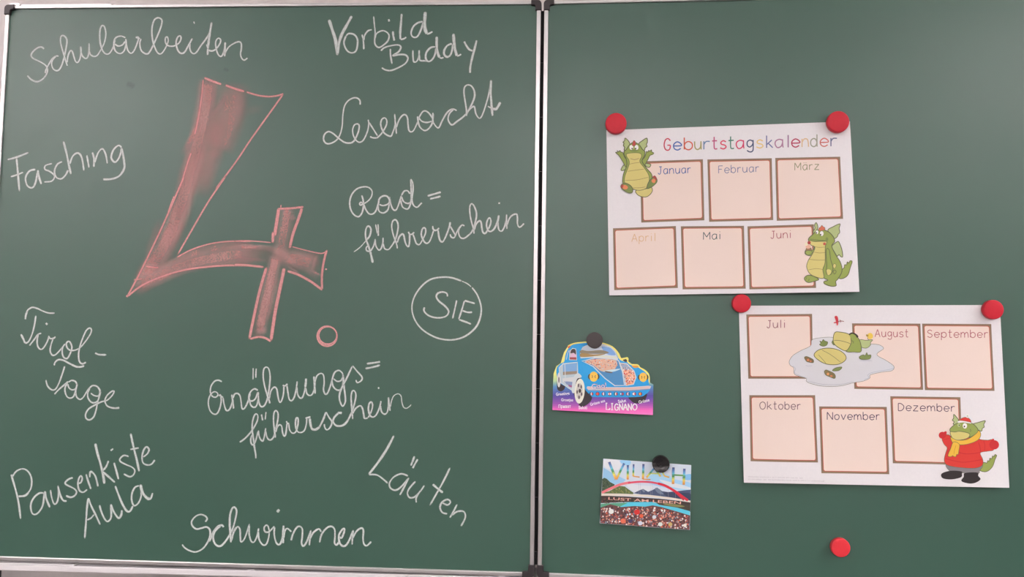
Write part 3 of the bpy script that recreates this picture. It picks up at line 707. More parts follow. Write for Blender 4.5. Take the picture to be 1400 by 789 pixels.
for ch, (a, b), c in zip('Geburtstagskalender', xs, cols):
    glyph(p, ch, a, b, 205.6 - (a - 908) * .0245, 11.2, -.0245, 1.6, ink(c), 1)
o = p.build('title', M_INK, S1); o['label'] = 'title "Geburtstagskalender" in letters of many colours'
picture(S1, sh1, (830, 180, 7.889), [
    ('p', PALE, '150,415 175,365 205,350 210,385 185,415', 1.0), ('p', PALE, '405,345 440,345 472,355 455,385 425,378', 1.0),
    ('p', YE, '310,635 335,685 400,706 450,690 488,640 472,595 420,615', .9),
    ('p', PALE, '195,70 225,95 243,125 245,170 215,198 185,200 190,170 176,150 182,125 172,115 190,95', 1.1), ('p', PALE, '428,70 380,98 340,135 360,195 400,200 412,172 430,160 425,135 435,112', 1.1),
    ('p', GR, '92,225 118,222 108,206 128,216 138,204 148,220 168,226 190,275 225,320 235,350 205,385 170,325 128,258', 1.0), ('p', GR, '378,310 408,270 425,215 440,222 450,202 460,212 478,197 482,218 502,230 492,245 462,258 440,300 405,360 375,350', 1.0),
    ('p', GR, '183,215 205,195 245,140 290,115 345,140 380,190 408,215 402,262 378,320 430,400 482,465 478,550 430,612 300,625 200,590 168,545 178,455 212,365 205,290 185,255', 1.1),
    ('p', YE, '212,240 290,228 362,236 370,275 356,300 358,335 408,400 452,480 445,580 400,622 330,632 250,605 195,565 190,490 222,400 240,340 232,300 215,275', .7),
    ('e', WH, (262, 170, 21, 27)), ('e', WH, (318, 170, 21, 27)), ('e', DK, (270, 183, 7, 9)), ('e', DK, (308, 183, 7, 9)), ('p', GR2, '240,205 290,196 345,205 290,216'),
    ('p', ink((186, 78, 74)), '272,150 276,118 288,96 300,102 310,128 300,152', .5),
    ('l', ink((150, 120, 90)), .7, '250,290 295,302 345,288'), ('l', ink((150, 128, 80)), .6, '238,352 290,340 352,332'), ('l', ink((150, 128, 80)), .6, '222,428 310,415 400,404'), ('l', ink((150, 128, 80)), .6, '195,525 320,520 445,492'), ('l', ink((150, 128, 80)), .6, '270,606 350,606 415,596'),
    ('p', GR2, '148,590 165,565 200,556 250,580 276,620 268,658 225,658 170,625', 1.0), ('p', ink((222, 130, 92)), '165,590 195,575 225,598 210,622 178,618'), ('p', ink((170, 74, 70)), '148,592 160,572 176,572 172,600 158,610'),
    ('p', GR2, '428,610 448,545 485,500 515,478 540,530 512,572 465,605', 1.0), ('p', ink((222, 130, 92)), '480,525 500,508 522,520 514,552 488,548'), ('p', ink((170, 74, 70)), '488,492 512,476 535,505 528,528 512,505')],
    label='green dragon leaping with both arms up')
picture(S1, sh1, (1090, 300, 7.889), [
    ('p', PALE, '205,35 222,90 182,150 172,132 190,95 186,62', 1.0), ('p', PALE, '460,48 390,78 330,115 365,165 400,205 430,188 442,160 458,140 452,95', 1.0),
    ('p', PALE, '440,238 400,262 372,295 400,350 430,396 450,380 470,402 490,400 482,330 458,262', 1.1),
    ('p', GR, '592,455 570,448 558,470 540,460 532,490 512,490 505,522 480,545 440,610 462,640 510,630 548,595 572,520', 1.0),
    ('p', GR, '85,370 92,332 135,325 172,330 190,285 200,330 165,380 125,390', 1.0),
    ('p', GR, '120,215 165,165 225,112 290,115 345,140 390,190 402,240 372,290 420,390 468,470 482,560 440,640 415,670 418,715 360,720 295,695 290,670 330,655 280,625 268,565 200,420 195,290 150,270', 1.1),
    ('p', YE, '128,228 190,238 310,236 314,262 302,300 300,465 276,540 285,632 200,622 135,585 102,515 118,445 165,370 190,300 145,275', .8),
    ('l', ink((150, 128, 80)), .6, '188,295 240,302 300,298'), ('l', ink((150, 128, 80)), .6, '178,352 240,362 300,358'), ('l', ink((150, 128, 80)), .6, '130,430 220,440 300,438'), ('l', ink((150, 128, 80)), .6, '118,545 200,532 278,540'),
    ('p', GR, '75,640 108,605 160,608 232,645 190,665 115,680', 1.0), ('l', LINE, .7, '100,625 92,650'), ('l', LINE, .7, '130,640 120,665'),
    ('p', GR, '312,330 345,330 360,430 385,520 370,585 330,600 312,560 318,500', .9), ('p', YE, '315,550 340,538 365,555 355,590 330,600'), ('p', YE, '385,500 400,478 418,490 412,520 395,528', .5), ('l', LINE, .7, '385,560 405,545 420,565 400,590 385,560'),
    ('e', WH, (214, 138, 15, 21)), ('e', WH, (264, 153, 20, 27)), ('e', DK, (208, 146, 6, 8)), ('e', DK, (252, 165, 7, 9)), ('l', GR2, 1.2, '130,212 210,222 305,228'),
    ('p', ink((204, 104, 82)), '236,122 232,95 250,84 265,64 280,80 296,88 296,112 265,120', .5), ('e', ink((190, 84, 72)), (293, 264, 15, 15)), ('e', GR2, (320, 215, 14, 22)),
    ('p', ink((150, 110, 84)), '92,360 100,310 150,312 142,372 118,382', .6), ('e', ink((226, 170, 150)), (118, 295, 28, 22)), ('e', ink((184, 66, 66)), (128, 252, 18, 18)), ('e', ink((232, 216, 190)), (98, 268, 16, 18)), ('p', GR, '90,350 118,335 160,345 150,375 105,382', .7)],
    label='green dragon standing with an ice cream')

Q2 = [(1010, 418), (1367, 417), (1380, 667), (1017, 660)]
lift2 = lambda u, v: .0105 * v ** 1.6 * lerp_tab([(-.1, .15), (.18, .9), (.42, .6), (.7, .5), (.92, .85), (1.1, .6)], u)
sh2, tl2, tr2 = make_sheet(Q2, lift2)
S2 = paper_thing(Q2, sh2, 'lower white calendar sheet with boxes from Juli to Dezember and dragon in red coat')
ZB = (990, 400, 2.87)
for q, nm, x0, x1, a, b, c in (
    ('87,86 345,84 350,338 95,338', 'Juli', 1048.5, 1073.6, 448.4, 448.2, (152, 92, 100)), ('502,121 770,122 781,382 511,378', 'August', 1196.3, 1241.6, 460.6, 461, (182, 108, 114)),
    ('777,122 1048,124 1061,386 788,383', 'September', 1268, 1350.6, 461.4, 461.8, (176, 98, 104)), ('99,403 357,403 368,667 104,662', 'Oktober', 1038.8, 1094.5, 559.6, 560, (128, 96, 102)),
    ('373,447 638,449 648,713 382,709', 'November', 1131, 1202.5, 573.8, 574.2, (86, 64, 84)), ('652,407 927,411 936,677 662,670', 'Dezember', 1228, 1305.3, 561.6, 562.8, (96, 70, 86))):
    month(S2, sh2, ZB, q, nm, x0, x1, a, b, c)
random.seed(4)
p = Print(RIGHT, sh2, True, .0002)
for y0, y1, xa, xb in ((652, 654, 1023, 1098), (655.4, 658.2, 1023, 1127)):
    x = xa
    while x < xb:
        y = y0 + (y1 - y0) * (x - xa) / (xb - xa)
        if random.random() > .14: p.line([(x, y - .6 - random.random() * .4), (x + .35 * random.random(), y + .5)], .38, ink((150, 138, 148)), 1, sm=False)
        x += .95
p.build('fine_print', M_INK, S2)
picture(S2, sh2, (1070, 425, 7.175), [
    ('p', ink((211, 203, 210)), '65,495 100,440 180,390 272,345 292,282 400,262 500,262 600,300 760,330 870,325 950,335 990,370 930,415 938,445 1020,490 1092,545 1070,588 980,600 862,628 855,660 790,690 700,705 560,738 400,740 280,715 232,690 228,662 120,625 108,560 75,535', .45),
    ('l', ink((160, 156, 172)), .4, '1090,560 1065,572 960,590 870,608 835,632 845,655 800,675'), ('l', ink((160, 156, 172)), .4, '100,540 128,570 115,605 160,632 240,660'), ('l', ink((160, 156, 172)), .4, '250,690 400,722 560,722 700,695'),
    ('p', PALE, '755,285 820,290 882,284 862,312 860,338 820,366 765,350', .7), ('p', GR2, '483,310 500,285 515,305 505,338', .6),
    ('p', GR, '648,232 690,222 735,258 765,320 768,400 700,404 618,394 600,300', .9), ('p', YE, '497,262 512,215 550,207 650,230 672,290 665,335 622,392 550,362 502,318', .9), ('l', LINE, .6, '505,290 560,292 630,310 668,325'), ('l', LINE, .6, '675,290 695,305 690,320'),
    ('p', DK, '652,228 672,214 692,214 720,226 742,248 735,264 712,250 688,232 664,236'), ('p', GR, '660,238 690,226 722,252 700,282 672,272'),
    ('e', ink((226, 186, 84)), (858, 248, 29, 31)), ('p', ink((176, 140, 70)), '820,232 842,238 838,254 822,250'), ('l', LINE, .6, '835,262 840,282 880,286'),
    ('p', YE, '308,432 358,382 460,366 560,390 618,440 612,488 540,526 430,522 350,482', .9), ('l', LINE, .5, '385,385 470,430 570,505'), ('l', LINE, .5, '350,430 395,480 425,515'),
    ('p', GR2, '362,332 375,318 365,298 385,302 398,282 412,295 442,308 430,338 395,348', .7), ('p', GR2, '752,452 790,432 810,440 825,410 836,434 866,434 852,472 770,476', .7),
    ('p', ink((128, 104, 74)), '214,460 232,448 262,458 300,480 300,508 262,505 235,495', .7), ('e', ink((206, 120, 84)), (250, 482, 12, 12)), ('e', ink((206, 120, 84)), (275, 495, 10, 9)),
    ('p', ink((128, 110, 74)), '410,598 425,580 455,590 500,612 518,640 508,664 470,650 425,630', .7), ('e', ink((214, 140, 90)), (445, 620, 13, 13)), ('e', ink((206, 120, 84)), (478, 640, 13, 9)), ('p', GR2, '488,588 520,560 582,552 552,586', .7),
    ('l', ink((170, 168, 184)), .4, '620,405 690,415 740,416'), ('l', ink((170, 168, 184)), .4, '760,490 820,488 880,490'), ('l', ink((170, 168, 184)), .4, '225,535 255,542 290,538'),
    ('p', ink((206, 62, 72)), '510,62 524,49 540,60 546,95 542,138 532,142 526,120 502,122 505,112 524,105'), ('l', ink((140, 74, 70)), .9, '540,108 570,100 602,104'), ('l', ink((140, 74, 70)), .7, '560,88 572,102 568,114')],
    label='green dragon lying in a puddle')
REDC, REDD = ink((212, 58, 52)), ink((196, 42, 48)); SCF = ink((226, 174, 66))
picture(S2, sh2, (1275, 560, 7.17), [
    ('p', GR, '628,452 612,442 602,462 588,456 580,482 562,478 556,505 540,502 532,524 500,520 465,555 466,598 530,608 585,562 612,490', .9),
    ('p', ink((134, 124, 130)), '135,535 300,560 482,540 462,600 440,628 300,622 285,610 175,606', .5),
    ('p', ink((50, 42, 44)), '84,652 98,622 180,600 280,606 288,630 278,664 190,685 110,678'), ('p', ink((50, 42, 44)), '282,692 305,660 318,622 440,618 448,650 470,682 430,714 370,726 300,712'),
    ('p', PALE, '208,48 232,72 256,108 240,152 202,142 212,122 194,104 206,84', 1.0), ('p', PALE, '516,110 450,126 375,152 430,190 478,212 488,185 506,172 502,145', 1.0),
    ('p', REDC, '185,262 158,248 120,250 92,285 112,338 142,375 130,420 115,480 122,525 165,552 280,570 420,574 488,545 492,490 468,425 545,408 600,392 590,300 540,300 470,294 420,270 300,280', .6),
    ('e', REDD, (96, 252, 36, 34)), ('p', REDD, '108,228 128,212 138,222 132,250'), ('e', REDD, (604, 346, 48, 46)), ('p', REDD, '575,308 590,286 602,292 598,312'),
    ('l', REDD, 1.0, '210,400 300,432 400,432 470,418'), ('l', REDD, 1.0, '125,480 220,505 320,516 490,490'), ('l', REDD, 1.0, '450,320 465,370 470,420'), ('l', REDD, .8, '100,300 130,290 165,285'), ('l', REDD, .8, '500,305 512,350 508,405'),
    ('p', GR, '170,205 188,172 250,132 370,130 428,170 446,215 400,255 350,270 210,250', .9), ('p', YE, '172,222 220,220 270,214 360,236 346,278 262,300 200,286', .8), ('l', LINE, .6, '365,190 375,205 370,220'),
    ('e', ink((176, 182, 128)), (258, 150, 15, 21)), ('e', WH, (317, 160, 22, 27)), ('e', DK, (312, 166, 7, 8)), ('e', DK, (262, 154, 5, 7)),
    ('p', REDC, '258,116 285,86 330,76 366,95 376,130 320,118', .5), ('p', WH, '242,120 270,108 330,116 376,128 372,138 310,128 256,130', .3), ('e', WH, (342, 64, 19, 18)), ('e', ink((196, 190, 180)), (342, 64, 9, 8)),
    ('p', SCF, '175,270 240,300 340,292 428,235 452,205 472,232 466,272 430,308 340,340 262,345 230,320 200,330', .6), ('p', SCF, '205,318 262,340 258,400 250,440 236,440 228,462 210,462 196,452 182,462 150,452 178,380', .6), ('l', ink((190, 140, 50)), .6, '230,350 215,400 208,440')],
    label='green dragon in a red coat, yellow scarf and bobble hat')

# ------------------------------------------------------------------ the car shaped card
def card_sheet(x, y, tilt, base):
    _, z0 = RIGHT.at(x, y, .002)
    return lambda s, z: base + tilt * (z0 - z)
shC = card_sheet(813, 468, .055, .0020)
ZC = (745, 445, 6.069)
fc = zm(*ZC)
sc, zc = RIGHT.at(824, 567, .003)
CAR = tag(empty('car_shaped_card', RIGHT, sc, zc), 'postcard cut out like a rounded blue car with the word LIGNANO', 'postcard')
outline = fc('62,702 66,560 68,470 72,400 95,338 132,312 142,275 158,225 188,176 235,147 330,134 420,130 500,148 560,172 608,222 634,272 686,262 694,300 722,320 770,322 788,345 832,368 866,408 872,474 900,490 896,744')
def slab_from(root, outline, sh, th, m):
    """card of real thickness following its outline"""
    off = org(root); bm = bmesh.new(); fr = []; bk = []
    for x, y in outline:
        d = .001
        for _ in range(3):
            s, z = RIGHT.at(x, y, d); d = sh(s, z)
        fr.append(bm.verts.new((s - off[0], -(d - off[1]), z - off[2]))); bk.append(bm.verts.new((s - off[0], -(d - th - off[1]), z - off[2])))
    for tri in tessellate_polygon([[Vector((x, y, 0)) for x, y in outline]]):
        if len(set(tri)) == 3:
            bm.faces.new([fr[i] for i in tri]); bm.faces.new([bk[i] for i in reversed(tri)])
    n = len(fr)
    for i in range(n): bm.faces.new((fr[i], fr[(i + 1) % n], bk[(i + 1) % n], bk[i]))
    return obj('card', bm, m, root)
slab_from(CAR, outline, shC, .0011, mat('pale_card', (.75, .72, .6), .6))
def clip(poly, ax, lim, keep_less):
    out = []
    for i, p in enumerate(poly):
        q = poly[i - 1]; ip = (p[ax] <= lim) == keep_less; iq = (q[ax] <= lim) == keep_less
        if ip != iq:
            t = (lim - q[ax]) / (p[ax] - q[ax]); out.append((q[0] + (p[0] - q[0]) * t, q[1] + (p[1] - q[1]) * t))
        if ip: out.append(p)
    return out
def grad(stops, t):
    for (a, c), (b, d) in zip(stops, stops[1:]):
        if t <= b:
            k = max(0, (t - a) / (b - a)); return tuple(c[i] + (d[i] - c[i]) * k for i in range(3))
    return stops[-1][1]
def inside(poly, x, y):
    r = False
    for i in range(len(poly)):
        x1, y1 = poly[i]; x2, y2 = poly[i - 1]
        if (y1 > y) != (y2 > y) and x < (x2 - x1) * (y - y1) / (y2 - y1) + x1: r = not r
    return r
def speckle(p, poly, cols, n, r0, r1, layer, asp=1.0):
    xs = [q[0] for q in poly]; ys = [q[1] for q in poly]; k = 0
    while k < n:
        x, y = random.uniform(min(xs), max(xs)), random.uniform(min(ys), max(ys))
        if inside(poly, x, y):
            r = random.uniform(r0, r1); p.ell(x, y, r, r * asp, ink(random.choice(cols)), layer + k * .004, n=6); k += 1
p = Print(RIGHT, shC, False, .00006)
def banded(p, poly, stops, y0, y1, n, layer):
    for k in range(n):
        a, b = y0 + (y1 - y0) * k / n, y0 + (y1 - y0) * (k + 1) / n
        q = clip(clip(poly, 1, a, False) if k else poly, 1, b, True) if k < n - 1 else clip(poly, 1, a, False)
        if len(q) > 2: p.poly(q, ink(grad(stops, (k + .5) / n)), layer)
banded(p, outline, [(0, (232, 214, 130)), (.42, (230, 214, 120)), (.54, (176, 200, 150)), (.62, (78, 130, 186)), (.74, (84, 70, 158)), (.84, (150, 76, 170)), (.93, (238, 100, 184)), (1, (244, 120, 190))], 466, 567.6, 40, 0)
BLUE = ink((24, 150, 214)); SILV = ink((206, 204, 208)); TYRE = ink((46, 36, 44))
def cp(col, pts, layer, sm=False, w=0, lc=None):
    q = fc(pts); p.poly(q, col, layer, sm)
    if w: p.line(q, w / 6.069, lc or SILV, layer + .4, closed=True, n=4, sm=sm)
cp(TYRE, '105,430 135,400 165,470 165,520 140,546 112,540 100,510', 1, True); cp(TYRE, '236,560 248,470 275,425 305,430 345,490 390,560 385,620 340,664 290,668', 1, True); cp(TYRE, '700,590 838,560 834,615 800,645 745,645 715,625', 1, True)
cp(BLUE, '95,370 125,320 160,300 172,240 200,185 240,157 330,146 420,143 520,165 580,210 622,285 700,310 790,358 848,408 864,490 872,530 835,572 760,594 420,594 385,580 340,540 300,440 262,400 240,545 200,520 118,470', 2, True)
cp(ink((180, 190, 200)), '118,350 150,318 270,305 272,400 240,440 232,545 125,470', 3, False, 7); cp(ink((120, 160, 206)), '150,325 266,310 266,385 150,392', 3.5); cp(ink((146, 124, 108)), '150,385 266,378 266,402 150,412', 3.6); cp(ink((208, 202, 206)), '145,440 255,425 240,470 150,470', 3.7); cp(ink((126, 140, 180)), '160,462 245,470 236,500 180,490', 3.8); cp(ink((160, 80, 130)), '190,492 236,500 234,520 200,508', 3.9)
p.line(fc('165,320 168,400 172,470'), 1.0, SILV, 4.4)
cp(ink((206, 186, 196)), '203,285 207,212 230,190 256,194 264,288', 3, False, 7); cp(DK, '212,230 222,200 245,196 256,210 256,242 240,228', 3.6, True); cp(ink((222, 180, 206)), '215,250 235,228 256,245 258,268 212,268', 3.7); cp(ink((160, 70, 74)), '206,264 260,264 262,284 206,282', 3.8); p.line(fc('178,285 188,235 200,205'), .9, SILV, 4); cp(ink((224, 96, 70)), '185,182 205,165 215,170 198,190', 4)
SW = [(206, 206, 214), (160, 180, 214)]
cp(ink((198, 202, 216)), '297,270 297,218 315,182 350,166 470,150 540,175 580,215 606,280 480,266 400,262', 3, False, 8); cp(ink((120, 158, 212)), '470,178 540,185 578,220 590,245 520,240', 3.3, True); cp(ink((134, 120, 100)), '302,205 360,212 470,205 530,225 480,235 302,232', 3.5, True); cp(ink((160, 124, 76)), '302,230 400,240 500,236 440,252 302,262', 3.6, True); cp(ink((116, 112, 110)), '330,222 420,226 520,236 430,232', 3.7, True); cp(ink((210, 204, 190)), '400,256 500,250 592,262 598,274 480,262', 3.8, True)
HOOD = '308,296 420,268 560,276 612,292 645,390 660,498 580,500 500,440 400,340'
cp(ink((70, 132, 186)), HOOD, 3, False, 8); cp(ink((214, 168, 148)), '330,300 430,278 570,284 600,320 560,380 470,380 400,330', 3.4, True); cp(ink((196, 214, 226)), '480,380 560,366 630,360 560,385', 3.5, True); cp(ink((98, 82, 76)), '500,378 560,388 548,396 505,388', 3.6, True)
random.seed(7)
speckle(p, fc('330,300 430,280 570,286 605,330 560,365 470,370 400,330'), [(226, 140, 110), (200, 90, 80), (236, 206, 190), (120, 96, 100), (180, 200, 210), (232, 170, 130)], 120, .5, 1.1, 3.8, .7)
cp(ink((222, 160, 140)), '620,310 680,318 740,380 756,430 735,488 672,500 655,400', 3, False, 8); cp(ink((150, 160, 190)), '628,318 680,322 725,368 650,372', 3.4)
speckle(p, fc('650,360 730,370 750,430 730,482 672,490'), [(230, 120, 90), (206, 76, 76), (240, 206, 196), (110, 84, 96), (236, 160, 120)], 110, .6, 1.2, 3.8)
speckle(p, fc('630,320 680,322 730,375 650,370'), [(110, 120, 150), (200, 200, 214), (160, 120, 120)], 30, .4, .8, 3.8)
cp(SILV, '224,552 228,470 246,416 276,396 304,420 296,434 268,444 252,500 248,556', 4.6, True)
p.ell(*fc([(116, 452)])[0], 15 / 6.07, 62 / 6.07, ink((214, 206, 206)), 5); p.ell(*fc([(116, 452)])[0], 6 / 6.07, 26 / 6.07, ink((120, 106, 112)), 5.2)
p.ell(*fc([(288, 545)])[0], 42 / 6.07, 104 / 6.07, ink((226, 216, 206)), 5, .06, 24); p.ell(*fc([(286, 545)])[0], 26 / 6.07, 66 / 6.07, ink((196, 184, 178)), 5.2, .06, 24)
for a in range(5):
    an = a * 2 * math.pi / 5 + .5
    p.ell(*fc([(287 + 20 * math.cos(an), 545 + 52 * math.sin(an))])[0], 7 / 6.07, 16 / 6.07, ink((96, 82, 86)), 5.4)
p.ell(*fc([(290, 543)])[0], 11 / 6.07, 17 / 6.07, DK, 5.6)
for x, y, r in ((405, 425, 42), (815, 430, 39)):
    for dx in (-.62, .62): p.ell(*fc([(x + dx * r, y)])[0], r * .52 / 6.07, r * .62 / 6.07, DK, 4.5)
    p.ell(*fc([(x, y)])[0], r * .84 / 6.07, r / 6.07, ink((240, 184, 76)), 4.8, 0, 24)
    for dx in (-.35, .35): p.line(fc([(x + dx * r, y - .3 * r), (x + dx * r * .7, y), (x + dx * r, y + .3 * r)]), .9, ink((120, 84, 60)), 5)
cp(ink((206, 186, 190)), '345,520 352,505 520,512 700,512 860,500 882,505 872,525 700,538 520,538 360,535', 4.6); p.line(fc('350,518 520,524 700,524 872,512'), .8, ink((226, 160, 140)), 5); p.line(fc('352,540 520,542 700,542 868,528'), .6, ink((170, 110, 110)), 5)
FL = [((60, 60, 70), (236, 232, 230), (206, 60, 60)), ((210, 70, 60), (220, 90, 60), (206, 60, 60)), ((206, 60, 60), (236, 232, 230), (90, 110, 170)), ((236, 232, 230), (206, 90, 90), (236, 232, 230)), ((60, 120, 80), (236, 232, 230), (206, 60, 60)), ((236, 232, 230), (70, 100, 170), (206, 60, 60)), ((206, 60, 60), (236, 232, 230), (60, 80, 140)), ((236, 232, 230), (236, 232, 230), (206, 60, 60)), ((206, 60, 60), (236, 190, 70), (206, 60, 60))]
for k in range(9):
    x, y = fc([(386 + 50.6 * k, 568)])[0]
    p.ell(x, y, 2.9, 2.9, ink((30, 90, 140)), 4.8)
    for j in range(3): p.ell(x + (j - 1) * 1.2, y, 1.15, 2.2 if j == 1 else 1.5, ink(FL[k][j]), 5 + j * .2, n=8)
p.line(fc('190,172 240,150 330,140 420,137 500,153 562,180 608,228 636,280 686,270 690,305 722,326 772,330 788,350 832,374 862,412 866,474'), 1.5, ink((240, 216, 110)), 5.5)
cp(DK, '645,285 660,278 678,284 680,302 662,300', 5.6, True); cp(ink((226, 150, 60)), '722,328 765,330 778,346 745,352 726,342', 5.6, True)
p.build('printed_picture', M_GLOSSINK, CAR)

def font_text(p, text, x0, x1, yb, h, ang, col, layer, fat=.0):
    """text shapes from the built-in font, fitted between x0 and x1"""
    cu = bpy.data.curves.new('text', 'FONT'); cu.body = text; cu.offset = fat; cu.resolution_u = 3
    ob = bpy.data.objects.new('text', cu); C.objects.link(ob)
    me = bpy.data.meshes.new_from_object(ob.evaluated_get(bpy.context.evaluated_depsgraph_get()))
    bpy.data.objects.remove(ob); bpy.data.curves.remove(cu)
    if not me.vertices: return
    lo = min(v.co.x for v in me.vertices); hi = max(v.co.x for v in me.vertices)
    k = (x1 - x0) / (hi - lo); ca, sa = math.cos(ang), math.sin(ang)
    b = []
    for v in me.vertices:
        x = (v.co.x - lo) * k; y = -v.co.y * h / .72
        b.append(p.vert(x0 + x * ca - y * sa, yb + x * sa + y * ca, col, layer * 4e-5))
    for f in me.polygons: p.f.append([b[i] for i in f.vertices])
    bpy.data.meshes.remove(me)
p = Print(RIGHT, shC, False, .0003)
WI = ink((240, 228, 232))
for t, x0, x1, yb, h, a in (('Greetings', 92, 205, 583, 24, -.08), ('Groetjes', 134, 234, 628, 24, .02), ('Привет', 112, 215, 684, 26, 0), ('Saluti', 279, 350, 694, 26, 0), ('Grüsse aus', 378, 506, 668, 24, -.28), ('Salut', 608, 676, 644, 26, -.14), ('Grüsse', 780, 872, 650, 26, -.24)):
    (xa, ya), (xb, _) = fc([(x0, yb), (x1, yb)])
    font_text(p, t, xa, xb, ya, h / 6.069, a, WI, 1, .02)
(xa, ya), (xb, _) = fc([(390, 530), (512, 530)])
font_text(p, 'Ciao!', xa, xb, ya, 44 / 6.069, -.12, ink((96, 120, 170)), 1, .05); font_text(p, 'Ciao!', xa, xb, ya, 44 / 6.069, -.12, ink((236, 200, 206)), 1.6, .0)
LT = {'L': '0.15,1 0.15,0 0.95,0|0,1 0.4,1|0.95,0.25 0.95,0', 'I': '0.5,1 0.5,0|0.15,1 0.85,1|0.15,0 0.85,0', 'G': '0.9,0.8 0.55,1 0.15,0.8 0.05,0.45 0.2,0.1 0.6,0 0.9,0.15 0.9,0.45 0.6,0.45', 'N': '0.1,0 0.1,1|0.1,1 0.9,0|0.9,0 0.9,1|0,1 0.2,1|0.75,1 1,1|0,0 0.25,0', 'A': '0.05,0 0.5,1|0.5,1 0.95,0|0.2,0.35 0.8,0.35|0,0 0.2,0|0.8,0 1,0', 'O': '0.5,1 0.1,0.75 0.08,0.3 0.5,0 0.92,0.3 0.9,0.75 0.5,1'}
for ch, x0, x1, dy in zip('LIGNANO', (503, 545, 578, 615, 650, 688, 727), (540, 570, 610, 648, 685, 722, 765), (0, 2, 5, 4, 3, 6, 4)):
    for st in LT[ch].split('|'):
        p.line(fc([(x0 + (x1 - x0) * a, 698 + dy - 52 * b) for a, b in parse(st)]), 1.4, WI, 1.5, sm=ch in 'GO', taper=False)
o = p.build('lettering', M_GLOSSINK, CAR); o['label'] = 'white lettering "LIGNANO" and small greetings'

# ------------------------------------------------------------------ the bridge postcard
shV = card_sheet(904, 636, .050, .0016)
ZV = (810, 615, 6.572)
fv = zm(*ZV)
sc, zc = RIGHT.at(882, 720, .003)
VIL = tag(empty('postcard', RIGHT, sc, zc), 'rectangular postcard with red arch bridge, crowd and the word VILLACH', 'postcard')
rect = fv('98,80 888,138 875,722 65,660')
slab_from(VIL, rect, shV, .0007, mat('white_card', (.78, .77, .77), .6))
p = Print(RIGHT, shV, False, .00006)
random.seed(11)
def vp(col, pts, layer, sm=False): p.poly(fv(pts), ink(col), layer, sm)
p.window = rect
p.poly(rect, ink((206, 208, 224)), 0)
vp((150, 190, 224), '99,160 180,210 300,270 240,330 90,280', 1); vp((150, 196, 230), '250,95 340,100 330,140 270,130', 1, True); vp((160, 200, 232), '560,210 690,230 720,260 884,300 882,370 600,330 480,280', 1, True); vp((130, 184, 226), '820,230 886,220 884,270 810,265', 1.2, True); vp((214, 214, 226), '600,270 700,290 880,340 880,360 700,330', 1.5, True); vp((222, 216, 226), '110,90 240,100 230,180 120,160', 1.5, True); vp((220, 216, 226), '300,300 420,320 540,330 500,370 380,380', 1.5, True)
vp((70, 84, 66), '88,262 108,252 130,262 158,290 200,312 190,350 84,385', 2); vp((96, 110, 66), '84,390 150,372 200,345 245,325 290,330 330,360 372,388 360,402 84,405', 2.4)
speckle(p, fv('88,268 130,270 190,320 180,350 90,380'), [(50, 66, 52), (96, 108, 84)], 50, .4, .9, 2.6); speckle(p, fv('130,388 200,350 250,330 300,340 350,385'), [(130, 132, 70), (80, 96, 54), (150, 140, 90)], 70, .4, .8, 2.8)
vp((74, 84, 114), '370,390 420,365 455,352 500,378 540,362 582,340 625,372 680,380 760,372 882,358 880,462 600,430', 2.2); vp((112, 122, 146), '560,352 582,342 605,362 640,400 590,390', 2.4, True); vp((58, 66, 92), '640,385 760,385 880,395 880,455 700,432', 2.5, True); vp((120, 126, 150), '440,360 456,354 474,372 462,385', 2.5)
vp((66, 52, 50), '78,412 300,420 600,440 880,470 878,560 700,510 560,470 300,470 76,480', 2.6); speckle(p, fv('80,430 300,440 560,455 560,470 300,472 78,490'), [(88, 92, 60), (60, 46, 44), (120, 60, 60)], 90, .5, 1.0, 3)
vp((86, 190, 216), '74,490 200,482 340,470 560,468 600,490 760,520 876,552 874,600 600,560 72,560', 3.5); vp((92, 160, 130), '76,486 200,478 320,476 250,510 74,530', 3.6); vp((70, 62, 52), '560,470 640,470 878,500 878,545 760,520 600,495', 3.7); vp((130, 126, 80), '640,482 760,492 830,510 760,515 660,498', 3.8, True)
vp((224, 208, 200), '80,392 250,394 500,404 700,428 882,458 880,474 700,446 500,424 250,414 78,414', 4)
for x, y0, y1 in ((300, 318, 395), (415, 298, 400), (430, 298, 400), (520, 302, 405), (535, 303, 405), (610, 315, 415), (680, 345, 425), (745, 380, 432)):
    p.line(fv([(x, y0), (x + 2, y1)]), .35, ink((170, 160, 170)), 4.2, sm=False)
def arch(pts, w, c, l): p.line(fv(pts), w / 6.572, ink(c), l, taper=False)
arch('84,386 160,350 250,312 340,294', 22, (232, 120, 130), 5); arch('320,298 420,288 520,291 600,306', 17, (222, 78, 104), 5.1); arch('590,303 660,326 740,372 800,415 858,456', 22, (214, 44, 64), 5.2); arch('740,380 790,425 820,455', 10, (206, 40, 60), 5.3)
random.seed(5)
crowd = fv('72,520 160,490 260,515 380,505 470,512 540,500 620,515 760,555 876,590 872,720 68,658')
p.poly(crowd, ink((106, 66, 66)), 5.5)
speckle(p, fv('72,535 170,500 270,522 390,512 540,515 620,525 760,565 874,600 872,716 70,655'), [(196, 120, 110), (226, 204, 200), (74, 50, 58), (150, 60, 66), (232, 226, 228), (206, 150, 130), (90, 76, 96), (120, 130, 150), (210, 96, 70), (60, 44, 50), (176, 90, 84)], 620, .5, 1.5, 5.7, 1.1)
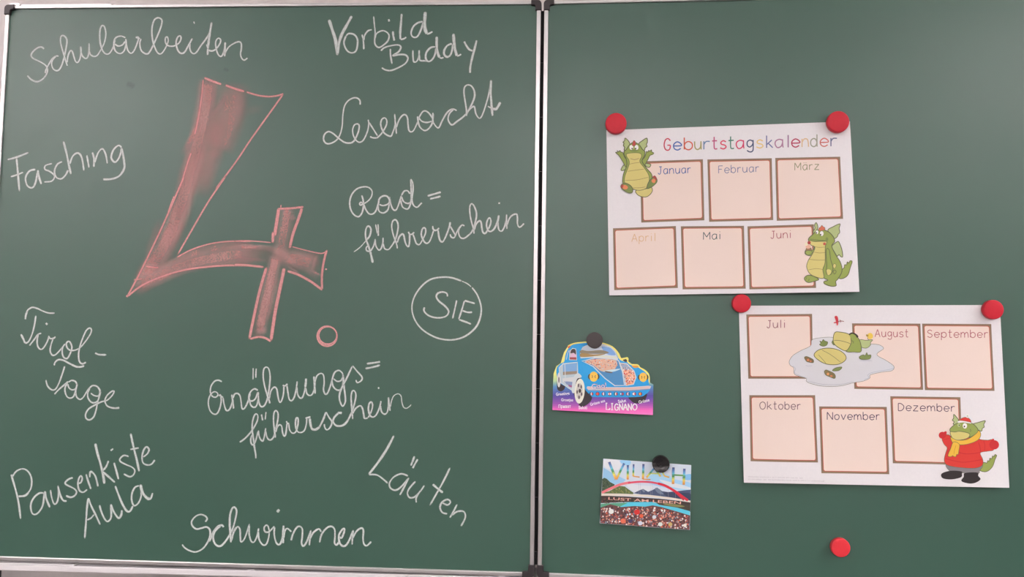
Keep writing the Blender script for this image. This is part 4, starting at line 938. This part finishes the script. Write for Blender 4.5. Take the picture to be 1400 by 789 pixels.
for x, y, r, c in ((400, 560, 26, (214, 52, 50)), (440, 595, 18, (226, 96, 66)), (275, 640, 24, (226, 110, 84)), (168, 555, 24, (232, 226, 226)), (555, 605, 18, (206, 206, 216)), (610, 670, 20, (220, 224, 224)), (430, 660, 20, (206, 206, 222)), (340, 640, 20, (70, 62, 100)), (700, 670, 18, (196, 170, 110)), (830, 680, 16, (232, 220, 216))):
    p.ell(*fv([(x, y)])[0], r / 6.572, r * .95 / 6.572, ink(c), 9)
p.build('printed_picture', M_GLOSSINK, VIL)
p = Print(RIGHT, shV, False, .0005)
RAIN = [(0, (70, 74, 120)), (.2, (92, 130, 190)), (.38, (110, 190, 214)), (.52, (60, 130, 90)), (.68, (214, 208, 110)), (.82, (236, 180, 84)), (1, (206, 130, 84))]
def rain(pts, y0, y1, w):
    q = fv(pts); n = 12
    for (ax, ay), (bx, by) in zip(q, q[1:]):
        for k in range(n):
            a, b = k / n, (k + 1) / n
            ym = (ay + (by - ay) * (a + b) / 2 - 615) * 6.572
            p.line([(ax + (bx - ax) * a, ay + (by - ay) * a), (ax + (bx - ax) * b, ay + (by - ay) * b)], w, ink(grad(RAIN, (ym - y0) / (y1 - y0))), 1, sm=False, taper=False)
rain('150,110 212,268', 105, 268, 3.4); rain('285,122 214,268', 110, 268, 2.9); rain('318,138 317,268', 135, 268, 3.0); rain('370,130 366,238', 130, 255, 2.4); rain('366,238 424,246', 120, 250, 1.6); rain('458,128 454,266', 128, 266, 3.0); rain('454,264 522,268', 130, 270, 1.6)
rain('486,250 556,165', 150, 262, 2.6); rain('556,165 612,240', 120, 262, 2.4); rain('510,212 600,216', 130, 255, 1.5); rain('690,160 650,170', 100, 260, 2.2); rain('650,170 632,205', 100, 250, 2.2); rain('632,205 645,235 690,248', 120, 262, 2.0); rain('728,158 724,308', 158, 308, 3.4); rain('826,170 820,315', 168, 315, 3.4); rain('728,226 824,232', 150, 290, 2.2)
o = p.build('lettering', M_GLOSSINK, VIL); o['label'] = 'rainbow lettering "VILLACH"'
p = Print(RIGHT, shV, False, .0005)
(xa, ya), (xb, _) = fv([(142, 448), (796, 448)])
font_text(p, 'LUST AM LEBEN', xa, xb, ya, 24 / 6.572, .062, ink((232, 170, 156)), 2, .01)
o = p.build('lettering', M_GLOSSINK, VIL); o['label'] = 'small pink lettering "LUST AM LEBEN" under the bridge deck'

# ------------------------------------------------------------------ magnets
def magnet(x, y, rpx, m, label, under=None, h=.0098, dish=False, tilt=0.0):
    d0 = .0002
    for _ in range(3):
        s, z = RIGHT.at(x, y, d0 + h); d0 = (under(s, z) + .0004) if under else .0002
    s2, _ = RIGHT.at(x + rpx, y, d0 + h); r = s2 - s
    root = tag(empty('round_magnet', RIGHT, s, z, d0), label, 'magnet', 'round magnets on the right board')
    bm = bmesh.new()
    if dish: prof = [(0, 0), (r * .97, 0), (r, .0008), (r, h - .0012), (r * .965, h - .0002), (r * .92, h), (r * .87, h - .0004), (r * .80, h - .0016), (r * .45, h - .0024), (0, h - .0027)]
    else: prof = [(0, 0), (r * .97, 0), (r, .0008), (r * .99, h - .0016), (r * .975, h - .0007), (r * .945, h - .0002), (r * .90, h), (r * .5, h), (0, h)]
    lathe(bm, prof[:4] if False else prof)
    o = obj('magnet_body', bm, m, root, True)
    return root
magnet(842.3, 168.3, 14.6, M_RED, 'red round magnet at the top left corner of the Geburtstagskalender sheet', sh1)
magnet(1146.5, 166, 15.3, M_RED, 'red round magnet at the top right corner of the Geburtstagskalender sheet', sh1)
magnet(1014.3, 414.8, 13.0, M_RED, 'red round magnet at the top left corner of the lower calendar sheet', sh2)
magnet(1359, 423.3, 14.0, M_RED, 'red round magnet at the top right corner of the lower calendar sheet', sh2)
magnet(1149.9, 749.3, 13.2, M_RED2, 'red round magnet alone on the green board below the sheets', None)
magnet(813, 465.3, 11.3, M_BLACK, 'matt charcoal round magnet holding the car-shaped card', shC)
magnet(903.8, 634.8, 11.9, M_GLOSSBLACK, 'shiny black round magnet holding the VILLACH postcard', shV, dish=True)

for o in bpy.data.objects:
    for k in ('_s', '_z', '_d'):
        if k in o: del o[k]
